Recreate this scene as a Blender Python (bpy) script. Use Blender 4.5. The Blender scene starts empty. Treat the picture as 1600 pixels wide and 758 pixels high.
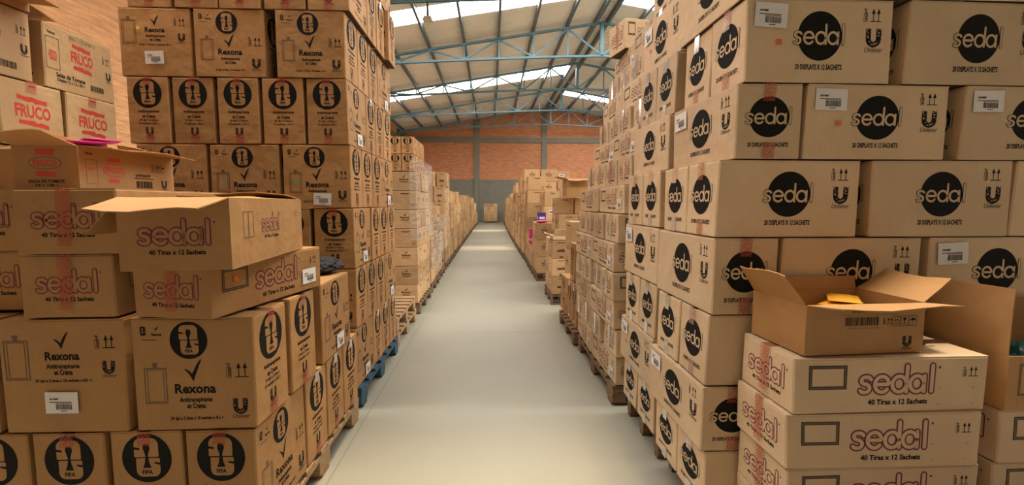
import bpy, bmesh, math, random
from mathutils import Vector, Matrix
from mathutils.geometry import tessellate_polygon
R = math.radians
rnd = random.Random(11)
SC = bpy.context.scene
COL = SC.collection

# ------------------------------------------------------------------ camera, sky, sun, exposure
FPX, VX, VY, EYE = 700.0, 768.0, 318.0, 1.4
pitch = math.atan((379 - VY) / FPX)
yaw = math.atan((800 - VX) / FPX * math.cos(pitch))
cam = bpy.data.cameras.new('camera'); camo = bpy.data.objects.new('camera', cam); COL.objects.link(camo)
camo.location = (0, 0, EYE); camo.rotation_euler = (R(90) - pitch, 0, -yaw)
cam.sensor_width = 36; cam.lens = 36 * FPX / 1600; cam.clip_start = .05; cam.clip_end = 200
SC.camera = camo
SC.view_settings.view_transform = 'Standard'; SC.view_settings.look = 'None'
SC.view_settings.gamma = 1; SC.view_settings.use_curve_mapping = False
SC.view_settings.exposure = 0.12
W = bpy.data.worlds.new('sky'); SC.world = W; W.use_nodes = True
bg = W.node_tree.nodes['Background']; bg.inputs[0].default_value = (1.0, .88, .72, 1); bg.inputs[1].default_value = .24
SKYLIGHT_E = 14.5
sun = bpy.data.lights.new('sun', 'SUN'); suno = bpy.data.objects.new('sun', sun); COL.objects.link(suno)
sun.energy = 5.0; sun.angle = R(9.0); sun.color = (1, .80, .56)
suno.rotation_euler = Vector((-.12, -.10, -1.0)).to_track_quat('-Z', 'Y').to_euler()

# ------------------------------------------------------------------ materials
def mat(name):
    m = bpy.data.materials.new(name); m.use_nodes = True
    nt = m.node_tree; b = nt.nodes['Principled BSDF']
    return m, nt, b
def N(nt, t, **k):
    n = nt.nodes.new(t)
    for a, v in k.items(): setattr(n, a, v)
    return n
def flat(name, c, rough=.6, metal=0, bump=0, vary=0, bscale=40):
    m, nt, b = mat(name)
    b.inputs['Base Color'].default_value = (*c, 1); b.inputs['Roughness'].default_value = rough; b.inputs['Metallic'].default_value = metal
    tc = N(nt, 'ShaderNodeTexCoord')
    if vary:
        no = N(nt, 'ShaderNodeTexNoise'); no.inputs['Scale'].default_value = 3; no.inputs['Detail'].default_value = 5
        nt.links.new(tc.outputs['Object'], no.inputs['Vector'])
        mx = N(nt, 'ShaderNodeMixRGB', blend_type='MULTIPLY'); mx.inputs[0].default_value = 1
        mx.inputs[1].default_value = (*c, 1)
        rp = N(nt, 'ShaderNodeValToRGB'); rp.color_ramp.elements[0].position = .3; rp.color_ramp.elements[1].position = .7
        rp.color_ramp.elements[0].color = (1 - vary,) * 3 + (1,); rp.color_ramp.elements[1].color = (1, 1, 1, 1)
        nt.links.new(no.outputs[0], rp.inputs[0]); nt.links.new(rp.outputs[0], mx.inputs[2]); nt.links.new(mx.outputs[0], b.inputs['Base Color'])
    if bump:
        n2 = N(nt, 'ShaderNodeTexNoise'); n2.inputs['Scale'].default_value = bscale; n2.inputs['Detail'].default_value = 4
        nt.links.new(tc.outputs['Object'], n2.inputs['Vector'])
        bp = N(nt, 'ShaderNodeBump'); bp.inputs['Strength'].default_value = bump; bp.inputs['Distance'].default_value = .01
        nt.links.new(n2.outputs[0], bp.inputs['Height']); nt.links.new(bp.outputs[0], b.inputs['Normal'])
    return m
def cardboard(name, c, var=.12):
    """kraft board: fibre mottling, faint flutes, each carton a little different in tone"""
    m, nt, b = mat(name); L = nt.links
    tc = N(nt, 'ShaderNodeTexCoord'); oi = N(nt, 'ShaderNodeObjectInfo')
    n1 = N(nt, 'ShaderNodeTexNoise'); n1.inputs['Scale'].default_value = 5; n1.inputs['Detail'].default_value = 6
    add = N(nt, 'ShaderNodeVectorMath', operation='ADD'); L.new(tc.outputs['Object'], add.inputs[0])
    sc = N(nt, 'ShaderNodeVectorMath', operation='SCALE'); sc.inputs[3].default_value = 37
    cmb = N(nt, 'ShaderNodeCombineXYZ')
    for i in range(3): L.new(oi.outputs['Random'], cmb.inputs[i])
    L.new(cmb.outputs[0], sc.inputs[0]); L.new(sc.outputs[0], add.inputs[1]); L.new(add.outputs[0], n1.inputs['Vector'])
    n2 = N(nt, 'ShaderNodeTexNoise'); n2.inputs['Scale'].default_value = 260; n2.inputs['Detail'].default_value = 2
    L.new(tc.outputs['Object'], n2.inputs['Vector'])
    mr = N(nt, 'ShaderNodeMapRange'); mr.inputs[3].default_value = .93; mr.inputs[4].default_value = 1.06; mr.inputs[1].default_value = .3; mr.inputs[2].default_value = .7
    L.new(n1.outputs[0], mr.inputs[0])
    mr2 = N(nt, 'ShaderNodeMapRange'); mr2.inputs[3].default_value = .96; mr2.inputs[4].default_value = 1.04
    L.new(n2.outputs[0], mr2.inputs[0])
    mr3 = N(nt, 'ShaderNodeMapRange'); mr3.inputs[3].default_value = 1 - var; mr3.inputs[4].default_value = 1 + var
    L.new(oi.outputs['Random'], mr3.inputs[0])
    a = N(nt, 'ShaderNodeMath', operation='MULTIPLY'); L.new(mr.outputs[0], a.inputs[0]); L.new(mr2.outputs[0], a.inputs[1])
    a2 = N(nt, 'ShaderNodeMath', operation='MULTIPLY'); L.new(a.outputs[0], a2.inputs[0]); L.new(mr3.outputs[0], a2.inputs[1])
    v = N(nt, 'ShaderNodeVectorMath', operation='SCALE'); v.inputs[0].default_value = c; L.new(a2.outputs[0], v.inputs[3])
    L.new(v.outputs[0], b.inputs['Base Color'])
    b.inputs['Roughness'].default_value = .62; b.inputs['Specular IOR Level'].default_value = .35
    # soft dents and crush creases
    n3 = N(nt, 'ShaderNodeTexNoise'); n3.inputs['Scale'].default_value = 7; n3.inputs['Detail'].default_value = 3
    L.new(add.outputs[0], n3.inputs['Vector'])
    wv = N(nt, 'ShaderNodeTexWave', bands_direction='X'); wv.inputs['Scale'].default_value = 45; wv.inputs['Distortion'].default_value = .5
    L.new(tc.outputs['Object'], wv.inputs['Vector'])
    mm = N(nt, 'ShaderNodeMath', operation='MULTIPLY_ADD'); mm.inputs[1].default_value = .012; L.new(wv.outputs[1], mm.inputs[0]); L.new(n3.outputs[0], mm.inputs[2])
    bp = N(nt, 'ShaderNodeBump'); bp.inputs['Strength'].default_value = .45; bp.inputs['Distance'].default_value = .03
    L.new(mm.outputs[0], bp.inputs['Height']); L.new(bp.outputs[0], b.inputs['Normal'])
    return m
KRAFT = cardboard('kraft_brown_board', (.415, .225, .085))
LIGHT = cardboard('kraft_light_board', (.61, .455, .29))
SAUCE = cardboard('sauce_board', (.48, .32, .16))
MIX = cardboard('kraft_mixed_board', (.50, .32, .16), .28)
INK = flat('black_print', (.009, .0085, .008), .7); INK.node_tree.nodes['Principled BSDF'].inputs['Specular IOR Level'].default_value = .15
GREYINK = flat('faded_print', (.13, .085, .05), .6)
PLUM = flat('plum_print', (.16, .018, .05), .6)
RED = flat('red_print', (.52, .045, .03), .6)
WHITE = flat('white_paper', (.74, .73, .72), .5)
BLUE = flat('blue_print', (.09, .08, .33), .6)
ORANGE = flat('orange_sticker', (.75, .16, .04), .5)
YELLOW = flat('yellow_sticker', (.8, .62, .05), .5)
GREEN = flat('green_sticker', (.08, .45, .2), .5)
SEAM = flat('seam_shadow_gap', (.06, .035, .02), .8)
def tape_material():
    m, nt, b = mat('red_hatched_tape'); L = nt.links
    out = nt.nodes['Material Output']
    tc = N(nt, 'ShaderNodeTexCoord'); mp = N(nt, 'ShaderNodeMapping'); mp.inputs['Rotation'].default_value = (0, 0, 0)
    wv = N(nt, 'ShaderNodeTexWave', bands_direction='DIAGONAL'); wv.inputs['Scale'].default_value = 50; wv.inputs['Distortion'].default_value = 5; wv.inputs['Detail'].default_value = 2; wv.inputs['Detail Scale'].default_value = 6
    L.new(tc.outputs['Object'], mp.inputs[0]); L.new(mp.outputs[0], wv.inputs[0])
    rp = N(nt, 'ShaderNodeValToRGB'); rp.color_ramp.elements[0].position = .58; rp.color_ramp.elements[1].position = .66
    rp.color_ramp.elements[0].color = (.10, .10, .10, 1); rp.color_ramp.elements[1].color = (.8, .8, .8, 1)
    L.new(wv.outputs[1], rp.inputs[0])
    b.inputs['Base Color'].default_value = (.50, .085, .05, 1); b.inputs['Roughness'].default_value = .4; b.inputs['Specular IOR Level'].default_value = .3
    tr = N(nt, 'ShaderNodeBsdfTransparent'); mx = N(nt, 'ShaderNodeMixShader')
    L.new(rp.outputs[0], mx.inputs[0]); L.new(tr.outputs[0], mx.inputs[1]); L.new(b.outputs[0], mx.inputs[2])
    gl = N(nt, 'ShaderNodeBsdfGlossy'); gl.inputs['Roughness'].default_value = .18
    fr = N(nt, 'ShaderNodeFresnel'); fr.inputs[0].default_value = 1.08
    m2 = N(nt, 'ShaderNodeMixShader'); L.new(fr.outputs[0], m2.inputs[0]); L.new(mx.outputs[0], m2.inputs[1]); L.new(gl.outputs[0], m2.inputs[2])
    L.new(m2.outputs[0], out.inputs[0]); return m
TAPE = tape_material()
def film_material():
    m, nt, b = mat('clear_stretch_film'); L = nt.links; out = nt.nodes['Material Output']
    b.inputs['Base Color'].default_value = (.8, .78, .76, 1); b.inputs['Roughness'].default_value = .2
    tc = N(nt, 'ShaderNodeTexCoord'); no = N(nt, 'ShaderNodeTexNoise'); no.inputs['Scale'].default_value = 5; no.inputs['Detail'].default_value = 6; no.inputs['Distortion'].default_value = 1.5
    mp = N(nt, 'ShaderNodeMapping'); mp.inputs['Scale'].default_value = (1, 1, 3.2); L.new(tc.outputs['Object'], mp.inputs[0]); L.new(mp.outputs[0], no.inputs['Vector'])
    bp = N(nt, 'ShaderNodeBump'); bp.inputs['Strength'].default_value = 1; bp.inputs['Distance'].default_value = .05
    L.new(no.outputs[0], bp.inputs['Height']); L.new(bp.outputs[0], b.inputs['Normal'])
    rp = N(nt, 'ShaderNodeMapRange'); rp.inputs[1].default_value = .35; rp.inputs[2].default_value = .75; rp.inputs[3].default_value = .06; rp.inputs[4].default_value = .38
    L.new(no.outputs[0], rp.inputs[0])
    tr = N(nt, 'ShaderNodeBsdfTransparent'); mx = N(nt, 'ShaderNodeMixShader')
    L.new(rp.outputs[0], mx.inputs[0]); L.new(tr.outputs[0], mx.inputs[1]); L.new(b.outputs[0], mx.inputs[2]); L.new(mx.outputs[0], out.inputs[0]); return m
FILM = film_material()
def wood(name, c):
    m, nt, b = mat(name); L = nt.links
    tc = N(nt, 'ShaderNodeTexCoord'); mp = N(nt, 'ShaderNodeMapping'); mp.inputs['Scale'].default_value = (3, 14, 14)
    no = N(nt, 'ShaderNodeTexNoise'); no.inputs['Scale'].default_value = 3; no.inputs['Detail'].default_value = 7
    L.new(tc.outputs['Object'], mp.inputs[0]); L.new(mp.outputs[0], no.inputs['Vector'])
    rp = N(nt, 'ShaderNodeValToRGB'); rp.color_ramp.elements[0].position = .3; rp.color_ramp.elements[1].position = .75
    rp.color_ramp.elements[0].color = (c[0] * .5, c[1] * .48, c[2] * .45, 1); rp.color_ramp.elements[1].color = (*c, 1)
    L.new(no.outputs[0], rp.inputs[0]); L.new(rp.outputs[0], b.inputs['Base Color']); b.inputs['Roughness'].default_value = .8
    return m
PINE = wood('pallet_pine', (.50, .33, .18)); BLUEWOOD = wood('pallet_blue_paint', (.045, .12, .19)); OLDWOOD = wood('pallet_old_wood', (.27, .17, .10))
STEEL = flat('blue_steel_paint', (.13, .29, .38), .4, 0, .1, .25)
PURLIN = flat('slate_steel_paint', (.10, .135, .155), .5, 0, 0, .2)
CONC = flat('grey_painted_concrete', (.20, .205, .17), .8, 0, .2, .15)
SHEET = None
def sheet_material():
    m, nt, b = mat('roof_fibre_sheet'); L = nt.links
    tc = N(nt, 'ShaderNodeTexCoord'); no = N(nt, 'ShaderNodeTexNoise'); no.inputs['Scale'].default_value = .8; no.inputs['Detail'].default_value = 6
    L.new(tc.outputs['Object'], no.inputs['Vector'])
    rp = N(nt, 'ShaderNodeValToRGB'); rp.color_ramp.elements[0].position = .3; rp.color_ramp.elements[1].position = .7
    rp.color_ramp.elements[0].color = (.70, .66, .60, 1); rp.color_ramp.elements[1].color = (.82, .78, .72, 1)
    L.new(no.outputs[0], rp.inputs[0]); L.new(rp.outputs[0], b.inputs['Base Color']); b.inputs['Roughness'].default_value = .85
    wv = N(nt, 'ShaderNodeTexWave', bands_direction='Y'); wv.inputs['Scale'].default_value = 1.8; L.new(tc.outputs['Object'], wv.inputs[0])
    bp = N(nt, 'ShaderNodeBump'); bp.inputs['Strength'].default_value = .5; bp.inputs['Distance'].default_value = .04
    L.new(wv.outputs[1], bp.inputs['Height']); L.new(bp.outputs[0], b.inputs['Normal']); return m
SHEET = sheet_material()
def skylight_material():
    """milky translucent roofing lit by the sky behind it, which also lets part of the sun through"""
    m, nt, b = mat('translucent_roof_sheet'); L = nt.links; out = nt.nodes['Material Output']
    e = N(nt, 'ShaderNodeEmission'); e.inputs[0].default_value = (1.0, .955, .90, 1); e.inputs[1].default_value = SKYLIGHT_E
    t = N(nt, 'ShaderNodeBsdfTransparent'); t.inputs[0].default_value = (.8, .8, .8, 1)
    a = N(nt, 'ShaderNodeAddShader'); L.new(e.outputs[0], a.inputs[0]); L.new(t.outputs[0], a.inputs[1]); L.new(a.outputs[0], out.inputs[0]); return m
SKYL = skylight_material()
def brick_material(name, c1, c2, horiz):
    m, nt, b = mat(name); L = nt.links
    tc = N(nt, 'ShaderNodeTexCoord'); sp = N(nt, 'ShaderNodeSeparateXYZ'); cb = N(nt, 'ShaderNodeCombineXYZ')
    L.new(tc.outputs['Object'], sp.inputs[0]); L.new(sp.outputs[horiz], cb.inputs[0]); L.new(sp.outputs[2], cb.inputs[1])
    br = N(nt, 'ShaderNodeTexBrick'); br.inputs['Scale'].default_value = 1; br.inputs['Brick Width'].default_value = .42; br.inputs['Row Height'].default_value = .115
    br.inputs['Mortar Size'].default_value = .007; br.inputs['Mortar Smooth'].default_value = .3
    br.inputs['Color1'].default_value = (*c1, 1); br.inputs['Color2'].default_value = (*c2, 1)
    br.inputs['Mortar'].default_value = (c1[0] * .9, c1[1] * .9, c1[2] * .9, 1)
    L.new(cb.outputs[0], br.inputs['Vector'])
    no = N(nt, 'ShaderNodeTexNoise'); no.inputs['Scale'].default_value = 2.5; no.inputs['Detail'].default_value = 5
    mp = N(nt, 'ShaderNodeMapping'); mp.inputs['Scale'].default_value = (1, 6, 1); L.new(cb.outputs[0], mp.inputs[0]); L.new(mp.outputs[0], no.inputs['Vector'])
    mr = N(nt, 'ShaderNodeMapRange'); mr.inputs[1].default_value = .3; mr.inputs[2].default_value = .7; mr.inputs[3].default_value = .78; mr.inputs[4].default_value = 1.15
    L.new(no.outputs[0], mr.inputs[0]); v = N(nt, 'ShaderNodeVectorMath', operation='SCALE'); L.new(br.outputs[0], v.inputs[0]); L.new(mr.outputs[0], v.inputs[3])
    L.new(v.outputs[0], b.inputs['Base Color']); b.inputs['Roughness'].default_value = .85
    bp = N(nt, 'ShaderNodeBump'); bp.inputs['Strength'].default_value = .4; bp.inputs['Distance'].default_value = .01; bp.invert = True
    L.new(br.outputs[1], bp.inputs['Height']); L.new(bp.outputs[0], b.inputs['Normal']); return m
BRICKX = brick_material('orange_brick_wall', (.50, .215, .105), (.58, .265, .135), 0)
BRICKY = brick_material('pale_brick_wall', (.78, .42, .20), (.84, .47, .235), 1)
def floor_material():
    m, nt, b = mat('polished_concrete'); L = nt.links
    tc = N(nt, 'ShaderNodeTexCoord')
    no = N(nt, 'ShaderNodeTexNoise'); no.inputs['Scale'].default_value = .55; no.inputs['Detail'].default_value = 7; L.new(tc.outputs['Object'], no.inputs['Vector'])
    rp = N(nt, 'ShaderNodeValToRGB'); rp.color_ramp.elements[0].position = .3; rp.color_ramp.elements[1].position = .72
    rp.color_ramp.elements[0].color = (.31, .30, .235, 1); rp.color_ramp.elements[1].color = (.385, .372, .295, 1)
    L.new(no.outputs[0], rp.inputs[0])
    # saw-cut joints: across every 4.5 m, and one along the left row
    sp = N(nt, 'ShaderNodeSeparateXYZ'); L.new(tc.outputs['Object'], sp.inputs[0])
    def line(sock, off, period, w):
        a = N(nt, 'ShaderNodeMath', operation='ADD'); a.inputs[1].default_value = off; L.new(sock, a.inputs[0])
        if period:
            q = N(nt, 'ShaderNodeMath', operation='PINGPONG'); q.inputs[1].default_value = period / 2; L.new(a.outputs[0], q.inputs[0])
        else:
            q = N(nt, 'ShaderNodeMath', operation='ABSOLUTE'); L.new(a.outputs[0], q.inputs[0])
        l = N(nt, 'ShaderNodeMath', operation='LESS_THAN'); l.inputs[1].default_value = w; L.new(q.outputs[0], l.inputs[0]); return l
    l1 = line(sp.outputs[1], -4.77, 4.6, .006); l2 = line(sp.outputs[0], .83, 0, .004)
    mxm = N(nt, 'ShaderNodeMath', operation='MAXIMUM'); L.new(l1.outputs[0], mxm.inputs[0]); L.new(l2.outputs[0], mxm.inputs[1])
    mx = N(nt, 'ShaderNodeMixRGB'); mx.inputs[2].default_value = (.22, .20, .16, 1)
    sc = N(nt, 'ShaderNodeMath', operation='MULTIPLY'); sc.inputs[1].default_value = .75; L.new(mxm.outputs[0], sc.inputs[0])
    L.new(sc.outputs[0], mx.inputs[0]); L.new(rp.outputs[0], mx.inputs[1]); L.new(mx.outputs[0], b.inputs['Base Color'])
    b.inputs['Roughness'].default_value = .42
    n2 = N(nt, 'ShaderNodeTexNoise'); n2.inputs['Scale'].default_value = 30; n2.inputs['Detail'].default_value = 4; L.new(tc.outputs['Object'], n2.inputs['Vector'])
    mr = N(nt, 'ShaderNodeMapRange'); mr.inputs[3].default_value = .36; mr.inputs[4].default_value = .56; L.new(n2.outputs[0], mr.inputs[0]); L.new(mr.outputs[0], b.inputs['Roughness'])
    return m
FLOORM = floor_material()
BLACKBAG = flat('black_plastic', (.006, .006, .007), .75, 0, .6, 0, 25)
PINK = flat('pink_sachet_foil', (.75, .10, .38), .35)
TEAL = flat('dark_teal_plastic', (.003, .04, .03), .3)
AMBER = flat('amber_sachet', (.85, .42, .04), .4)
LAMPM = flat('lamp_housing', (.55, .50, .42), .4, .3)
NAVY = flat('navy_box', (.04, .04, .22), .5)
MAGENTA = flat('magenta_box', (.6, .03, .16), .5)

# ------------------------------------------------------------------ object helpers
def link(name, me, parent=None):
    o = bpy.data.objects.new(name, me); COL.objects.link(o)
    if parent is not None: o.parent = parent
    return o
def tag(o, label, cat, group=None):
    o['label'] = label; o['category'] = cat
    if group: o['group'] = group
    return o
def box_bm(bm, x0, x1, y0, y1, z0, z1, mi=0, M=None):
    vs = [bm.verts.new(Vector((x, y, z)) if M is None else M @ Vector((x, y, z))) for x in (x0, x1) for y in (y0, y1) for z in (z0, z1)]
    for f in ((0, 1, 3, 2), (4, 6, 7, 5), (0, 4, 5, 1), (2, 3, 7, 6), (0, 2, 6, 4), (1, 5, 7, 3)):
        fc = bm.faces.new([vs[i] for i in f]); fc.material_index = mi
def bar_bm(bm, a, b, w, h=None, mi=0):
    a, b = Vector(a), Vector(b); d = b - a; L = d.length; h = h or w
    q = d.to_track_quat('X', 'Z').to_matrix().to_4x4()
    box_bm(bm, 0, L, -w / 2, w / 2, -h / 2, h / 2, mi, Matrix.Translation(a) @ q)
def mesh_of(bm, name, mats):
    me = bpy.data.meshes.new(name); bm.normal_update(); bm.to_mesh(me); bm.free()
    for m in (mats if isinstance(mats, (list, tuple)) else [mats]): me.materials.append(m)
    return me
def struct(name, bm, mats, kind='structure'):
    o = link(name, mesh_of(bm, name, mats)); o['kind'] = kind; return o

# ------------------------------------------------------------------ the building
XL, XR, YB, YF, RX, RZ, SL = -6.6, 15.0, 33.5, -7.0, 4.2, 8.42, .167
def roofz(x): return RZ - SL * abs(x - RX)
bm = bmesh.new(); box_bm(bm, XL - .2, XR + .2, YF, YB + .2, -.2, 0); struct('floor', bm, FLOORM)
bm = bmesh.new(); box_bm(bm, XL - .2, XL, YF, YB, 0, roofz(XL)); struct('wall_left', bm, BRICKY)
bm = bmesh.new(); box_bm(bm, XR, XR + .2, YF, YB, 0, roofz(XR)); struct('wall_right', bm, BRICKY)
bm = bmesh.new()
pts = [(XL, 3.15), (XR, 3.15), (XR, roofz(XR)), (RX, RZ), (XL, roofz(XL))]
fr = [bm.verts.new((x, YB, z)) for x, z in pts]; bk = [bm.verts.new((x, YB + .2, z)) for x, z in pts]
bm.faces.new(fr); bm.faces.new(bk[::-1])
for i in range(5): bm.faces.new([fr[i], bk[i], bk[(i + 1) % 5], fr[(i + 1) % 5]])
struct('wall_back', bm, BRICKX)
bm = bmesh.new(); box_bm(bm, XL, XR, YB - .03, YB + .2, 0, 3.15); struct('wall_back_dado', bm, CONC)
k = 1
for x in (-6.35, -1.08, 3.92, 8.95, 13.9):
    bm = bmesh.new(); box_bm(bm, x - .18, x + .18, YB - .12, YB, 0, roofz(x) - .05); struct('trim_%d' % k, bm, CONC); k += 1
bm = bmesh.new(); box_bm(bm, XL, XR, YB - .1, YB, 5.86, 6.22); struct('trim_%d' % k, bm, CONC); k += 1
for y in (22.3, 27.3, 32.6):
    bm = bmesh.new(); box_bm(bm, XL, XL + .14, y - .2, y + .2, 0, roofz(XL) - .02); struct('trim_%d' % k, bm, CONC); k += 1
bm = bmesh.new(); box_bm(bm, XL, XL + .12, YF, YB, 5.9, 6.2); struct('trim_%d' % k, bm, CONC); k += 1
# roof: opaque sheets broken by translucent strips that run from eaves to ridge
LSTR = [(1.8, 3.2), (14.35, 15.45), (23.3, 24.8)]
RSTR = [(2.3, 3.7), (5.0, 6.2), (7.6, 8.8), (11, 12.3), (15.2, 16.15), (27.9, 29.3)]  # strips nearest the camera are out of view, added for the light they give
wn = 1
for side, strs in ((-1, LSTR), (1, RSTR)):
    xe = XL - .1 if side < 0 else XR + .1
    xs = (xe, RX) if side < 0 else (RX, xe)
    cuts = [YF]
    for a, b in strs: cuts += [a, b]
    cuts.append(YB + .2)
    bm = bmesh.new()
    for i in range(0, len(cuts) - 1):
        y0, y1 = cuts[i], cuts[i + 1]
        if i % 2 == 0:
            lo = [bm.verts.new((x, y, roofz(x))) for x, y in ((xs[0], y0), (xs[1], y0), (xs[1], y1), (xs[0], y1))]
            hi = [bm.verts.new((v.co.x, v.co.y, v.co.z + .05)) for v in lo]
            bm.faces.new(lo[::-1]); bm.faces.new(hi)
            for j in range(4): bm.faces.new([lo[j], lo[(j + 1) % 4], hi[(j + 1) % 4], hi[j]])
        else:
            b2 = bmesh.new()
            xx = (xs[0] + .3, xs[1] - .25) if side < 0 else (xs[0] + .3, xs[1] - .3)
            b2.faces.new([b2.verts.new((x, y, roofz(x) + .02)) for x, y in ((xx[0], y0), (xx[0], y1), (xx[1], y1), (xx[1], y0))])
            struct('window_%d' % wn, b2, SKYL); wn += 1
            for xa, xb in ((xs[0], xx[0]), (xx[1], xs[1])):
                q = [bm.verts.new((x, y, roofz(x))) for x, y in ((xa, y0), (xb, y0), (xb, y1), (xa, y1))]; bm.faces.new(q[::-1])
    struct('ceiling_left' if side < 0 else 'ceiling_right', bm, SHEET)
# purlins along the building
NODE = 1.3
pur = [RX + i * NODE for i in range(-8, 9)]
for i, x in enumerate(pur):
    if abs(x - RX) < .1:
        for dx in (-.22, .22):
            bm = bmesh.new(); box_bm(bm, x + dx - .05, x + dx + .05, YF, YB, roofz(x) - .26, roofz(x) - .06); struct('trim_%d' % k, bm, PURLIN); k += 1
        continue
    bm = bmesh.new(); box_bm(bm, x - .04, x + .04, YF, YB, roofz(x) - .17, roofz(x) - .01); struct('trim_%d' % k, bm, PURLIN); k += 1
# roof trusses: single main members as parts
def truss(Y, label):
    e = bpy.data.objects.new('roof_truss', None); COL.objects.link(e); e.location = (RX, Y, 0)
    tag(e, label, 'roof truss', 'steel roof trusses')
    top = lambda x: roofz(x + RX) - .22
    xe = pur[-1] - RX
    def bot(x):
        t = abs(x) / (XR - RX); return 6.98 - .55 * t ** 1.25 if True else 0
    lo = lambda x: min(bot(x), top(x) - .12)
    xl, xr = XL - RX + .12, XR - RX - .12
    for nm, fn, w in (('top_chord', top, .1), ('bottom_chord', lo, .1)):
        bm = bmesh.new(); P = [xl] + [p - RX for p in pur] + [xr]
        for a, b in zip(P[:-1], P[1:]):
            if fn is lo: bar_bm(bm, (a, -.045, fn(a)), (b, -.045, fn(b)), .04, .07); bar_bm(bm, (a, .045, fn(a)), (b, .045, fn(b)), .04, .07)
            else: bar_bm(bm, (a, -.05, fn(a)), (b, -.05, fn(b)), .04, .07); bar_bm(bm, (a, .05, fn(a)), (b, .05, fn(b)), .04, .07)
        link(nm, mesh_of(bm, nm, STEEL), e)
    for i, p in enumerate(pur):
        x = p - RX; bm = bmesh.new(); w = .13 if abs(x) < .1 else .06
        bar_bm(bm, (x, 0, lo(x)), (x, 0, top(x)), w, w); link('post', mesh_of(bm, 'post', STEEL), e)
    for i in range(len(pur)):
        j = i - 8
        if j % 2:
            for d in (-1, 1):
                if 0 <= i + d < len(pur):
                    x0, x1 = pur[i] - RX, pur[i + d] - RX
                    bm = bmesh.new(); bar_bm(bm, (x0, 0, top(x0) - .03), (x1, 0, lo(x1) + .03), .05, .06); link('diagonal_brace', mesh_of(bm, 'brace', STEEL), e)
TN = ['blue steel roof truss right above the camera, out at the top edge', 'blue steel truss at the top edge, nearest one seen', 'blue steel roof truss crossing behind the hanging lamp', 'deep bright blue roof truss with tall ridge post, in front of the brick gable',
      'second blue roof truss behind the deep bright one, crossing the left skylight', 'third blue roof truss, below the right skylight strip', 'farthest blue roof truss, against the orange brick gable']
for y, l in zip((12.4, 17.4, 22.3, 27.3, 32.2), TN[2:]): truss(y, l)
# hanging high-bay lamp
def hanging_lamp():
    e = bpy.data.objects.new('hanging_lamp', None); COL.objects.link(e); e.location = (-1.66, 12.38, 6.2)
    tag(e, 'small rectangular grey lamp hanging from the roof truss above the aisle', 'lamp')
    bm = bmesh.new(); M = None
    vs = [bm.verts.new(v) for v in ((-.13, -.13, 0), (.13, -.13, 0), (.13, .13, 0), (-.13, .13, 0), (-.09, -.09, .1), (.09, -.09, .1), (.09, .09, .1), (-.09, .09, .1))]
    for f in ((0, 3, 2, 1), (4, 5, 6, 7), (0, 1, 5, 4), (1, 2, 6, 5), (2, 3, 7, 6), (3, 0, 4, 7)): bm.faces.new([vs[i] for i in f])
    link('lamp_shade', mesh_of(bm, 'lamp_shade', LAMPM), e)
    bm = bmesh.new(); box_bm(bm, -.03, .03, -.03, .03, .1, .50); link('rod', mesh_of(bm, 'rod', PURLIN), e)
hanging_lamp()

# ------------------------------------------------------------------ printing on cartons
_tc = {}
def text_tris(s, off=0.0, bold=False):
    key = (s, off, bold)
    if key in _tc: return _tc[key]
    cu = bpy.data.curves.new('t', 'FONT'); cu.body = s; cu.size = 1; cu.resolution_u = 2; cu.offset = off + (.034 if bold else 0); cu.fill_mode = 'FRONT'
    ob = bpy.data.objects.new('t', cu); COL.objects.link(ob)
    dg = bpy.context.evaluated_depsgraph_get(); me = ob.evaluated_get(dg).to_mesh(); me.calc_loop_triangles()
    vs = [(v.co.x, v.co.y) for v in me.vertices]; ts = [tuple(t.vertices) for t in me.loop_triangles]
    ob.evaluated_get(dg).to_mesh_clear(); bpy.data.objects.remove(ob); bpy.data.curves.remove(cu)
    _tc[key] = (vs, ts); return vs, ts
class Print:
    """flat artwork in face coordinates (u to the right, v up, metres from the face's lower middle)"""
    def __init__(s): s.v = []; s.f = []
    def tri(s, vs, ts, m, layer):
        n = len(s.v); s.v += [(x, y, layer) for x, y in vs]
        for t in ts: s.f.append((tuple(n + i for i in t), m))
    def poly(s, pts, m, layer=1):
        if len(pts) < 5: s.tri(pts, [tuple(range(len(pts)))], m, layer); return
        ts = tessellate_polygon([[Vector((x, y, 0)) for x, y in pts]]); s.tri(pts, [tuple(t) for t in ts], m, layer)
    def rect(s, x0, x1, y0, y1, m, layer=1): s.poly([(x0, y0), (x1, y0), (x1, y1), (x0, y1)], m, layer)
    def disc(s, cx, cy, r, m, layer=1, ry=None, n=40):
        s.poly([(cx + r * math.cos(2 * math.pi * i / n), cy + (ry or r) * math.sin(2 * math.pi * i / n)) for i in range(n)], m, layer)
    def frame(s, x0, x1, y0, y1, w, m, layer=1):
        s.rect(x0, x1, y0, y0 + w, m, layer); s.rect(x0, x1, y1 - w, y1, m, layer); s.rect(x0, x0 + w, y0 + w, y1 - w, m, layer); s.rect(x1 - w, x1, y0 + w, y1 - w, m, layer)
    def text(s, t, cx, cy, w, h, m, layer=1, bold=False, outline=None, shear=0, ol=.03):
        if h and h < .02: h *= 1.18
        vs, _ = text_tris(t, 0, bold); xs = [p[0] for p in vs]; ys = [p[1] for p in vs]
        ax, bx, ay, by = min(xs), max(xs), min(ys), max(ys); kx = w / (bx - ax); ky = h / (by - ay) if h else kx
        def put(off, m, layer):
            vs, ts = text_tris(t, off, bold)
            s.tri([(cx + (x - (ax + bx) / 2) * kx + shear * (y - ay) * ky, cy + (y - (ay + by) / 2) * ky) for x, y in vs], ts, m, layer)
        if outline is not None: put(ol, outline, layer); put(.0, m, layer + 1)
        else: put(0, m, layer)
C0, K, G_, PL, RD, WH, BL, SM = range(8)     # card, black, faded, plum, red, white, blue, seam
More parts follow.
